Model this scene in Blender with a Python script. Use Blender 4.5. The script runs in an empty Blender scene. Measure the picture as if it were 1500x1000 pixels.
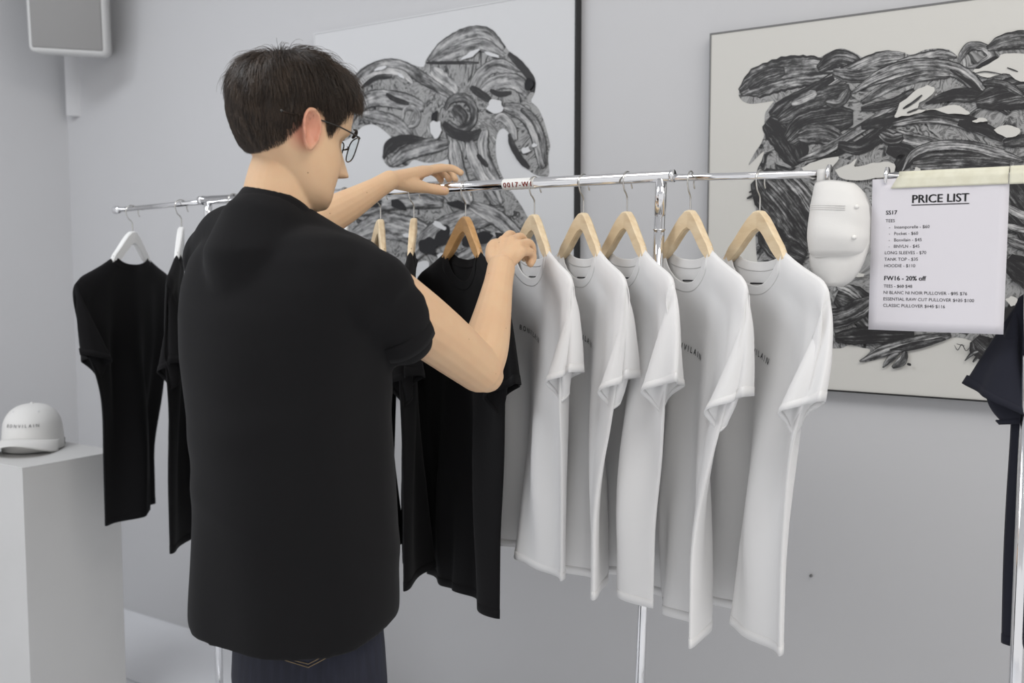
import bpy, bmesh, math, random
import numpy as np
from mathutils import Vector, Matrix

# ------------------------------------------------------------------ camera, world, lights, exposure
SC = bpy.context.scene
COL = SC.collection
FPX = 1458.0                                   # 35 mm lens on a 1500 px wide frame
PITCH = math.radians(4.51)
CAM = Vector((0.0, 0.0, 1.43))
cam_data = bpy.data.cameras.new('camera'); cam_data.sensor_width = 36.0; cam_data.lens = 36.0*FPX/1500.0
cam_data.clip_start = .05
cam_data.dof.use_dof = True; cam_data.dof.focus_distance = 1.9; cam_data.dof.aperture_fstop = 4.0
cam = bpy.data.objects.new('camera', cam_data); COL.objects.link(cam)
cam.location = CAM; cam.rotation_euler = (math.pi/2-PITCH, 0, 0)
SC.camera = cam

# directions along the wall / rail: U recedes to the left, RX runs to the right and nearer, FW points into the wall
TH = math.atan2(2200.0, FPX)
U = Vector((-math.sin(TH), math.cos(TH), 0)); RX = -U
FW = Vector((math.cos(TH), math.sin(TH), 0))
PHI = math.atan2(RX.y, RX.x)                   # z rotation that turns local x into RX

world = bpy.data.worlds.new('world'); SC.world = world; world.use_nodes = True
bg = world.node_tree.nodes['Background']
bg.inputs[0].default_value = (.985, .985, 1.0, 1); bg.inputs[1].default_value = .90

def area_light(name, loc, target, sx, sy, power, colour):
    l = bpy.data.lights.new(name, 'AREA'); l.shape = 'RECTANGLE'; l.size = sx; l.size_y = sy
    l.energy = power; l.color = colour
    o = bpy.data.objects.new(name, l); COL.objects.link(o); o.location = loc
    d = Vector(target)-Vector(loc); o.rotation_euler = d.to_track_quat('-Z', 'Y').to_euler()
    return o
# ceiling fittings of the gallery: rows of soft panels over the floor in front of the wall
area_light('ceiling_panel_light', (1.0, .3, 3.15), (.9, 1.0, 0), 1.6, 1.0, 30, (1, .96, .90))
area_light('ceiling_panel_light', (-1.9, 1.5, 3.15), (-1.8, 1.8, 0), 1.6, 1.0, 42, (.93, .96, 1))
area_light('ceiling_panel_light', (3.0, -.3, 3.15), (2.6, .3, 0), 1.6, 1.0, 14, (1, .96, .90))
SC.view_settings.view_transform = 'Standard'; SC.view_settings.look = 'None'
SC.view_settings.gamma = 1.0; SC.view_settings.use_curve_mapping = False
SC.view_settings.exposure = -0.05

# ------------------------------------------------------------------ helpers: pixels to the place
def ray(px, py):
    xr = (px-750.0)/FPX; yu = -(py-500.0)/FPX
    F = Vector((0, math.cos(PITCH), -math.sin(PITCH))); Uv = Vector((0, math.sin(PITCH), math.cos(PITCH)))
    return F+Vector((1, 0, 0))*xr+Uv*yu
def atY(px, py, Y):
    d = ray(px, py); return CAM+d*(Y/d.y)
def atZ(px, py, z):
    d = ray(px, py); return CAM+d*((z-CAM.z)/d.z)
def on_plane(px, py, p0, n):
    d = ray(px, py); return CAM+d*((p0-CAM).dot(n)/d.dot(n))
RAIL0 = atY(985, 257.5, 1.971)
def rail_at(px, py=262):
    return on_plane(px, py, RAIL0, FW)
RZ = RAIL0.z
WALL0 = atZ(188, 893, 0.0)
def on_wall(px, py, off=0.0):
    return on_plane(px, py, WALL0-FW*off, FW)

# ------------------------------------------------------------------ helpers: meshes and tags
def setk(o, label=None, category=None, group=None, kind=None):
    if label: o['label'] = label
    if category: o['category'] = category
    if group: o['group'] = group
    if kind: o['kind'] = kind
    return o
def empty(name, loc=(0, 0, 0), rz=0.0, parent=None):
    o = bpy.data.objects.new(name, None); COL.objects.link(o); o.location = loc; o.rotation_euler = (0, 0, rz)
    o.empty_display_size = .05
    if parent: o.parent = parent
    return o
def mesh(name, verts, faces, mat, parent=None, smooth=True, loc=(0, 0, 0), rz=0.0):
    me = bpy.data.meshes.new(name)
    me.from_pydata([tuple(map(float, v)) for v in verts], [], [tuple(int(i) for i in f) for f in faces])
    me.update()
    if smooth: me.polygons.foreach_set('use_smooth', [True]*len(me.polygons))
    if mat: me.materials.append(mat)
    o = bpy.data.objects.new(name, me); COL.objects.link(o); o.location = loc; o.rotation_euler = (0, 0, rz)
    if parent: o.parent = parent
    return o
def bake(o):
    dg = bpy.context.evaluated_depsgraph_get(); dg.update()
    me = bpy.data.meshes.new_from_object(o.evaluated_get(dg))
    o.modifiers.clear(); old = o.data; o.data = me
    return o
def join(parts):
    V = []; F = []
    for v, f in parts:
        b = len(V); V += [tuple(p) for p in v]; F += [tuple(i+b for i in q) for q in f]
    return V, F
def tube(pts, radii, seg=12, caps=True, flat=None, rounded=True):
    """tube along pts; radii floats or (ra, rb) with ra along the reference axis `flat`"""
    P = [Vector(p) for p in pts]; n = len(P)
    R = [(r, r) if not isinstance(r, (tuple, list)) else tuple(r) for r in radii]
    T = []
    for i in range(n):
        a = P[max(i-1, 0)]; b = P[min(i+1, n-1)]; d = b-a
        T.append(d.normalized() if d.length > 1e-9 else Vector((0, 0, 1)))
    ref = Vector(flat) if flat is not None else (Vector((0, 0, 1)) if abs(T[0].z) < .9 else Vector((1, 0, 0)))
    A = []; cur = ref
    for i in range(n):
        if flat is not None: cur = ref
        a = cur-T[i]*cur.dot(T[i])
        if a.length < 1e-6: a = T[i].orthogonal()
        a.normalize(); A.append(a); cur = a
    rows = []
    def ring(c, a, b, ra, rb):
        return [c+a*(math.cos(2*math.pi*k/seg)*ra)+b*(math.sin(2*math.pi*k/seg)*rb) for k in range(seg)]
    if caps and rounded:
        for s in (.15, .45, .78):
            k = math.sqrt(1-(1-s)**2); off = (1-s)*min(R[0])
            rows.append(ring(P[0]-T[0]*off, A[0], T[0].cross(A[0]), R[0][0]*k, R[0][1]*k))
    for i in range(n): rows.append(ring(P[i], A[i], T[i].cross(A[i]), *R[i]))
    if caps and rounded:
        for s in (.78, .45, .15):
            k = math.sqrt(1-(1-s)**2); off = (1-s)*min(R[-1])
            rows.append(ring(P[-1]+T[-1]*off, A[-1], T[-1].cross(A[-1]), R[-1][0]*k, R[-1][1]*k))
    V = [p for r in rows for p in r]; F = []
    for i in range(len(rows)-1):
        for k in range(seg):
            a = i*seg+k; b = i*seg+(k+1) % seg
            F.append((a, b, b+seg, a+seg))
    if caps:
        F.append(tuple(range(seg))[::-1]); F.append(tuple((len(rows)-1)*seg+k for k in range(seg)))
    return V, F
def box(x0, x1, y0, y1, z0, z1, bev=0.0):
    bm = bmesh.new()
    vs = [bm.verts.new((x, y, z)) for x in (x0, x1) for y in (y0, y1) for z in (z0, z1)]
    for f in ((0, 1, 3, 2), (4, 6, 7, 5), (0, 4, 5, 1), (2, 3, 7, 6), (0, 2, 6, 4), (1, 5, 7, 3)):
        bm.faces.new([vs[i] for i in f])
    if bev > 0: bmesh.ops.bevel(bm, geom=bm.edges[:], offset=bev, segments=3, affect='EDGES', profile=.5)
    bmesh.ops.recalc_face_normals(bm, faces=bm.faces[:])
    bm.verts.index_update()
    r = [tuple(v.co) for v in bm.verts], [tuple(v.index for v in f.verts) for f in bm.faces]
    bm.free(); return r
def spline(pts, n):
    """Catmull-Rom through pts (tuples of any length), n samples"""
    P = np.array(pts, float); m = len(P)
    if m == 2:
        t = np.linspace(0, 1, n)[:, None]; return P[0]*(1-t)+P[1]*t
    E = np.vstack([2*P[0]-P[1], P, 2*P[-1]-P[-2]])
    out = []
    for t in np.linspace(0, m-1-1e-9, n):
        i = int(t); f = t-i; a, b, c, d = E[i], E[i+1], E[i+2], E[i+3]
        out.append(.5*((2*b)+(c-a)*f+(2*a-5*b+4*c-d)*f*f+(3*b-a-3*c+d)*f**3))
    return np.array(out)
def text_geo(s, size, align='LEFT', spacing=1.0):
    c = bpy.data.curves.new('t', 'FONT'); c.body = s; c.size = size; c.align_x = align; c.space_character = spacing
    c.resolution_u = 3
    o = bpy.data.objects.new('t', c); COL.objects.link(o)
    dg = bpy.context.evaluated_depsgraph_get(); dg.update()
    me = bpy.data.meshes.new_from_object(o.evaluated_get(dg))
    V = [tuple(v.co) for v in me.vertices]; F = [tuple(p.vertices) for p in me.polygons]
    bpy.data.objects.remove(o); bpy.data.meshes.remove(me); bpy.data.curves.remove(c)
    return V, F

# ------------------------------------------------------------------ materials
def mat(name, col=(.8, .8, .8), rough=.6, metal=0.0, spec=.5, sheen=0.0, noise=None, bump=None, sss=0.0, trans=0.0, alpha=1.0):
    m = bpy.data.materials.new(name); m.use_nodes = True
    nt = m.node_tree; b = nt.nodes['Principled BSDF']
    b.inputs['Base Color'].default_value = (*col, 1); b.inputs['Roughness'].default_value = rough
    b.inputs['Metallic'].default_value = metal; b.inputs['Specular IOR Level'].default_value = spec
    if sheen: b.inputs['Sheen Weight'].default_value = sheen; b.inputs['Sheen Roughness'].default_value = .5
    if sss:
        b.inputs['Subsurface Weight'].default_value = sss; b.inputs['Subsurface Radius'].default_value = (1, .35, .18)
        b.inputs['Subsurface Scale'].default_value = .008
    if trans: b.inputs['Transmission Weight'].default_value = trans
    if alpha < 1: b.inputs['Alpha'].default_value = alpha
    tc = None
    if noise or bump:
        tc = nt.nodes.new('ShaderNodeTexCoord')
    if noise:                                   # (scale, colour2, low, high[, stretch])
        mp = nt.nodes.new('ShaderNodeMapping'); nt.links.new(tc.outputs['Object'], mp.inputs[0])
        if len(noise) > 4: mp.inputs['Scale'].default_value = noise[4]
        nz = nt.nodes.new('ShaderNodeTexNoise'); nz.inputs['Scale'].default_value = noise[0]; nz.inputs['Detail'].default_value = 5
        nt.links.new(mp.outputs[0], nz.inputs['Vector'])
        cr = nt.nodes.new('ShaderNodeValToRGB'); cr.color_ramp.elements[0].position = noise[2]; cr.color_ramp.elements[1].position = noise[3]
        cr.color_ramp.elements[0].color = (*col, 1); cr.color_ramp.elements[1].color = (*noise[1], 1)
        nt.links.new(nz.outputs['Fac'], cr.inputs[0]); nt.links.new(cr.outputs[0], b.inputs['Base Color'])
    if bump:                                    # (scale, strength, distance)
        nb = nt.nodes.new('ShaderNodeTexNoise'); nb.inputs['Scale'].default_value = bump[0]; nb.inputs['Detail'].default_value = 4
        nt.links.new(tc.outputs['Object'], nb.inputs['Vector'])
        bp = nt.nodes.new('ShaderNodeBump'); bp.inputs['Strength'].default_value = bump[1]; bp.inputs['Distance'].default_value = bump[2]
        nt.links.new(nb.outputs['Fac'], bp.inputs['Height']); nt.links.new(bp.outputs[0], b.inputs['Normal'])
    return m
M = {}
M['wall'] = mat('wall_paint', (.575, .575, .585), .75, noise=(1.3, (.562, .562, .571), .35, .7), bump=(90, .05, .002))
M['floor'] = mat('floor_paint', (.85, .86, .885), .4, noise=(3, (.81, .82, .845), .35, .7))
M['ceiling'] = mat('ceiling_paint', (.75, .75, .75), .9)
M['chrome'] = mat('chrome', (.82, .82, .83), .10, 1.0, bump=(60, .04, .001))
M['steel'] = mat('hook_steel', (.62, .61, .58), .22, 1.0)
M['wood'] = mat('hanger_wood', (.80, .65, .44), .5, noise=(14, (.68, .51, .31), .38, .72, (1, 5, 5)))
M['wood_dark'] = mat('hanger_wood_orange', (.62, .36, .15), .45, noise=(14, (.48, .26, .095), .38, .72, (1, 5, 5)))
M['white_lacquer'] = mat('white_lacquer', (.80, .80, .79), .35)
M['tee_white'] = mat('white_cotton', (.77, .765, .76), .9, spec=.2, sheen=.15, bump=(700, .12, .001))
M['tee_black'] = mat('black_cotton', (.0075, .0072, .0078), .92, spec=.15, sheen=.03, bump=(700, .12, .001))
M['tee_navy'] = mat('navy_cotton', (.017, .018, .027), .9, spec=.2, sheen=.04, bump=(700, .12, .001))
M['ink'] = mat('print_ink', (.015, .015, .017), .8)
M['paper'] = mat('paper', (.655, .635, .67), .8)
M['tape'] = mat('masking_tape', (.68, .665, .54), .6, noise=(60, (.63, .61, .48), .4, .7))
M['tape_white'] = mat('white_tape', (.80, .79, .76), .5)
M['red_ink'] = mat('red_marker', (.22, .03, .02), .7)
M['cap'] = mat('white_twill', (.70, .69, .67), .85, spec=.2, bump=(500, .15, .001))
M['plinth'] = mat('plinth_paint', (.59, .585, .575), .6, noise=(4, (.57, .565, .555), .4, .7))
M['grille'] = mat('speaker_grille', (.28, .275, .27), .6, bump=(900, .3, .001))
M['speaker'] = mat('speaker_plastic', (.66, .66, .65), .45)
M['canvas_a'] = mat('canvas_cool', (.64, .645, .655), .8, bump=(500, .1, .001))
M['canvas_b'] = mat('canvas_warm', (.62, .61, .575), .8, bump=(500, .1, .001))
M['frame'] = mat('frame_black', (.012, .012, .012), .5)
M['frame_grey'] = mat('frame_grey', (.16, .16, .16), .5)
M['black'] = mat('black_plastic', (.012, .012, .013), .4)
M['denim'] = mat('denim', (.0075, .0085, .018), .85, noise=(120, (.013, .015, .030), .4, .75, (1, 1, .12)), bump=(400, .25, .001))
M['stitch'] = mat('stitch_thread', (.30, .22, .12), .8)
M['shoe'] = mat('shoe_leather', (.02, .02, .02), .5)
M['eye'] = mat('eye_white', (.7, .68, .66), .2)
M['glasses'] = mat('glasses_frame', (.02, .017, .014), .25)
M['nail'] = mat('nail', (.74, .43, .36), .35)
M['hair'] = mat('hair', (.046, .031, .021), .36, spec=.5)
_n = M['hair'].node_tree; _a = _n.nodes.new('ShaderNodeAttribute'); _a.attribute_name = 'tone'
_r = _n.nodes.new('ShaderNodeValToRGB'); _r.color_ramp.elements[0].color = (.022, .0145, .010, 1); _r.color_ramp.elements[1].color = (.105, .070, .046, 1)
_n.links.new(_a.outputs['Fac'], _r.inputs[0]); _n.links.new(_r.outputs[0], _n.nodes['Principled BSDF'].inputs['Base Color'])
M['hair_base'] = mat('hair_base', (.020, .0135, .009), .7)

def glass_mat():
    m = bpy.data.materials.new('lens_glass'); m.use_nodes = True; nt = m.node_tree
    nt.nodes.clear(); o = nt.nodes.new('ShaderNodeOutputMaterial'); t = nt.nodes.new('ShaderNodeBsdfTransparent'); g = nt.nodes.new('ShaderNodeBsdfGlossy')
    t.inputs[0].default_value = (.90, .94, .94, 1); g.inputs['Roughness'].default_value = .02
    x = nt.nodes.new('ShaderNodeMixShader'); x.inputs[0].default_value = .07
    nt.links.new(t.outputs[0], x.inputs[1]); nt.links.new(g.outputs[0], x.inputs[2]); nt.links.new(x.outputs[0], o.inputs[0])
    return m
M['lens'] = glass_mat()
# ------------------------------------------------------------------ the room
def wall_pt(s, z, off=0.0):
    """point on the painting wall: s metres along RX from the corner"""
    p = CORNER+RX*s-FW*off; return Vector((p.x, p.y, z))
c = on_wall(103, 300); CORNER = Vector((c.x, c.y, 0))
H = 3.3
def slab(name, a, b, c_, d, thick, m):
    """quad a,b,c,d (seen side) with thickness away from the seen side"""
    a, b, c_, d = map(Vector, (a, b, c_, d)); n = (b-a).cross(c_-a).normalized()*-thick
    V = [a, b, c_, d, a+n, b+n, c_+n, d+n]
    F = [(0, 1, 2, 3), (7, 6, 5, 4), (0, 4, 5, 1), (1, 5, 6, 2), (2, 6, 7, 3), (3, 7, 4, 0)]
    return setk(mesh(name, V, F, m, smooth=False), kind='structure')
w_end = wall_pt(7.0, 0)
slab('wall_back', CORNER, w_end, w_end+Vector((0, 0, H)), CORNER+Vector((0, 0, H)), .12, M['wall'])
l_end = CORNER-FW*6.0; l_near = CORNER-FW*2.4
slab('wall_left', l_near, CORNER, CORNER+Vector((0, 0, H)), l_near+Vector((0, 0, H)), .12, M['wall'])
f = [CORNER, l_end, l_end+RX*7.0, w_end]
slab('floor', f[0], f[1], f[2], f[3], .1, M['floor'])
cz = Vector((0, 0, H))
slab('ceiling', f[0]+cz, f[3]+cz, f[2]+cz, f[1]+cz, .1, M['ceiling'])
# white floor strips running along the wall (the seams show at the lower left)
for k in range(3):
    a = CORNER-FW*(.02+.42*k); b = w_end-FW*(.02+.42*k)
    e = -FW*.41; up = Vector((0, 0, .004))
    V = [a+up, b+up, b+e+up, a+e+up, a, b, b+e, a+e]
    o = mesh('floor_board', V, [(3, 2, 1, 0), (4, 5, 6, 7), (0, 1, 5, 4), (1, 2, 6, 5), (2, 3, 7, 6), (3, 0, 4, 7)], M['floor'], smooth=False)
    o.parent = bpy.data.objects['floor']

# ------------------------------------------------------------------ garment rails
TR, ER = .0117, .0070                          # main tube and extension tube radii
def cyl(a, b, r, seg=20):
    return tube([a, b], [r, r], seg, rounded=False)
def rack1():
    a = rail_at(297, 295.0); b = rail_at(986, 257.5); a.z = b.z = RZ
    base = rail_at(640); base.z = 0
    r = empty('garment_rack', base)
    setk(r, 'chrome double-post garment rack holding the black and white tees', 'garment rack')
    off = -base
    def put(name, parts, m=M['chrome']):
        V, F = join(parts); return mesh(name, [Vector(v)+off for v in V], F, m, r)
    put('rail', [cyl(a, b, TR, 28)])
    for (p, q) in ((a+RX*.004, a+U*.010), (b+U*.004, b+RX*.002)):
        put('tube_rim', [cyl(p, q, TR*1.06, 28)])
    le = atY(172, 307.5, rail_at(172, 306).y); re = atY(1213, 254.5, rail_at(1213, 255).y)
    put('extension_rod', [cyl(a+RX*.15, le, ER)]); put('extension_rod', [cyl(b+U*.15, re, ER)])
    d = (le-a).normalized(); put('end_knob', [tube([le-d*.004, le+d*.008], [.0115, .0115], 20)])
    d = (re-b).normalized(); put('end_disc', [cyl(re, re+d*.004, .0165, 24)])
    for px, lean in ((304, 0.0), (969, .055)):
        t = rail_at(px); t.z = RZ
        bot = Vector((t.x, t.y, 0))+U*lean
        def P(z): return t+(bot-t)*((RZ-z)/RZ)
        put('post_sleeve', [cyl(P(RZ-TR*.4), P(RZ-.075), TR*.98, 24)])
        put('post_upper', [cyl(P(RZ-.07), P(RZ-.42), TR*.93, 24)])
        put('post_joint', [cyl(P(RZ-.103), P(RZ-.106), TR*1.05, 24)])
        put('post', [cyl(P(RZ-.40), P(.10), TR*.88, 24)])
        f0 = P(.10)-FW*.24; f1 = P(.10)+FW*.24
        put('foot_bar', [cyl(f0, f1, TR)])
        for e in (f0, f1):
            put('caster', [cyl(e+Vector((0, 0, -.012))+RX*.011, e+Vector((0, 0, -.012))+U*.011, .028), cyl(e+Vector((0, 0, .0)), e+Vector((0, 0, -.05)), .006)], M['black'])
            w = mesh('wheel', *[[Vector(v)+off for v in X] if i == 0 else X for i, X in enumerate(cyl(Vector((e.x, e.y, .0345))+RX*.012, Vector((e.x, e.y, .0345))+U*.012, .034))], M['black'], r)
    c0 = rail_at(304)+U*.0; c1 = rail_at(969)+U*.055
    put('cross_bar', [cyl(Vector((c0.x, c0.y, .10)), Vector((c1.x, c1.y, .10)), TR*.8)])
    return r
def rack2():
    e = atY(1302.5, 258.5, rail_at(1302.5, 258).y); z = e.z
    t = rail_at(1519, 246); t.z = z
    base = Vector((t.x, t.y, 0)); off = -base
    r = empty('garment_rack', base)
    setk(r, 'second chrome garment rack with a price list taped to its rod', 'garment rack')
    def put(name, parts, m=M['chrome']):
        V, F = join(parts); return mesh(name, [Vector(v)+off for v in V], F, m, r)
    put('extension_rod', [cyl(e, t, ER)])
    put('end_disc', [cyl(e+U*.001, e+U*.005, .0165, 24)])
    put('rail', [cyl(t+U*.012, t+RX*1.3, TR, 28)])
    for s in (0, 1.25):
        p = t+RX*s
        put('post_sleeve', [cyl(p, p-Vector((0, 0, .30)), TR, 24)])
        put('post', [cyl(p-Vector((0, 0, .28)), Vector((p.x, p.y, .10)), TR*.92, 24)])
        put('foot_bar', [cyl(Vector((p.x, p.y, .1))-FW*.24, Vector((p.x, p.y, .1))+FW*.24, TR)])
        for k in (-.24, .24):
            q = Vector((p.x, p.y, 0))+FW*k
            put('wheel', [cyl(q+Vector((0, 0, .0345))+RX*.012, q+Vector((0, 0, .0345))+U*.012, .034), cyl(q+Vector((0, 0, .1)), q+Vector((0, 0, .04)), .006)], M['black'])
    return r, e, t
rack1()
_, R2E, R2T = rack2()

# ------------------------------------------------------------------ cloth: T-shirts draped over a hanger
# ---------- cloth ----------
def hanger_z(x):
    x = np.abs(x)
    return np.interp(x, [0,.012,.03,.05,.07,.09,.12,.16,.20,.225], [-.066,-.068,-.080,-.101,-.121,-.137,-.155,-.172,-.186,-.194])

def tee_pattern(L=.72, W=.262, neck=.088, nd=.064, tip=(.236,-.045), arm=-.245, sl=.20, cuff=.175, ang=34):
    """flat T-shirt pattern: returns flat xz, side sign (-1 front, +1 back), quads, panel grids"""
    xs = np.concatenate([np.linspace(-1,-neck/W,9)[:-1], np.linspace(-neck/W,neck/W,9), np.linspace(neck/W,1,9)[1:]])
    NU = len(xs); NB = 23; NT = 10; NR = NB+NT+1
    V=[]; S=[]; Q=[]; panel=[]
    def add(x,z,s):
        V.append((x,z)); S.append(s); return len(V)-1
    def pos(i,j,side):
        u=xs[i]
        if j<=NB:
            z=-L+(L+arm)*j/NB
            return u*W, z
        t=(j-NB)/NT
        wt=W+(tip[0]-W)*t
        xtop=u*tip[0] if abs(u)>neck/W+1e-6 else u*W
        a=abs(u)*W
        if a<=neck+1e-6:
            q=(a/neck)**2.5
            zt=-(nd if side<0 else .016)*(1-q)
            xt=u*W
        else:
            f=(a-neck)/(W-neck)
            zt=tip[1]*f; xt=np.sign(u)*(neck+(tip[0]-neck)*f)
        z0=arm; x0=u*W
        return x0+(xt-x0)*t, z0+(zt-z0)*t
    G={}
    for side in (-1,1):
        g=np.zeros((NR,NU),int)
        for j in range(NR):
            for i in range(NU):
                share = side==1 and ((i in (0,NU-1) and j<=NB) or (j==NR-1 and abs(xs[i])*W>=neck-1e-6))
                if share: g[j,i]=G[-1][j,i]; 
                else:
                    x,z=pos(i,j,side); g[j,i]=add(x,z,side)
        G[side]=g
        for j in range(NR-1):
            for i in range(NU-1):
                q=(g[j,i],g[j,i+1],g[j+1,i+1],g[j+1,i])
                Q.append(q if side<0 else q[::-1]); panel.append(0)
    NS=9; a=np.radians(ang)
    SG={}
    for sx in (-1,1):
        for side in (-1,1):
            g=np.zeros((NT+1,NS+1),int)
            col=0 if sx<0 else NU-1
            ct=(tip[0]+sl*np.cos(a), tip[1]-sl*np.sin(a))
            cb=(ct[0]-cuff*np.sin(a), ct[1]-cuff*np.cos(a))
            for r in range(NT+1):
                b=G[side][NB+r,col]; g[r,0]=b
                bx,bz=abs(V[b][0]),V[b][1]
                t=r/NT
                ex,ez=cb[0]+(ct[0]-cb[0])*t, cb[1]+(ct[1]-cb[1])*t
                for s in range(1,NS+1):
                    f=s/NS
                    if side==1 and r in (0,NT): g[r,s]=SG[(sx,-1)][r,s]; continue
                    g[r,s]=add(sx*(bx+(ex-bx)*f), bz+(ez-bz)*f, side)
            SG[(sx,side)]=g
            for r in range(NT):
                for s in range(NS):
                    q=(g[r,s],g[r,s+1],g[r+1,s+1],g[r+1,s])
                    if sx*side>0: q=q[::-1]
                    Q.append(q); panel.append(sx*(1))
    return np.array(V),np.array(S),np.array(Q),np.array(panel),G,SG

def constraints(V,S,Q,G,SG):
    P=np.c_[V[:,0],S*0.0,V[:,1]]
    st=set(); sh=set(); be=set()
    for a,b,c,d in Q.tolist():
        for e in ((a,b),(b,c),(c,d),(d,a)): st.add((min(e),max(e)))
        for e in ((a,c),(b,d)): sh.add((min(e),max(e)))
    for g in list(G.values())+list(SG.values()):
        R,C=g.shape
        for j in range(R):
            for i in range(C):
                if i+2<C: be.add((min(g[j,i],g[j,i+2]),max(g[j,i],g[j,i+2])))
                if j+2<R: be.add((min(g[j,i],g[j+2,i]),max(g[j,i],g[j+2,i])))
    out=[]
    for es,k in ((st,1.0),(sh,.35),(be,.12)):
        es=np.array(sorted(es)); 
        L0=np.linalg.norm(P[es[:,0]]-P[es[:,1]],axis=1)
        ok=L0>1e-5; es=es[ok];L0=L0[ok]
        used={}; col=np.zeros(len(es),int)
        for n,(a,b) in enumerate(es.tolist()):
            ua=used.setdefault(a,set()); ub=used.setdefault(b,set()); c=0
            while c in ua or c in ub: c+=1
            ua.add(c); ub.add(c); col[n]=c
        for c in range(col.max()+1):
            m=col==c
            out.append((es[m,0],es[m,1],L0[m][:,None,None].astype(np.float32),np.float32(k)))
    return out

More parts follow.
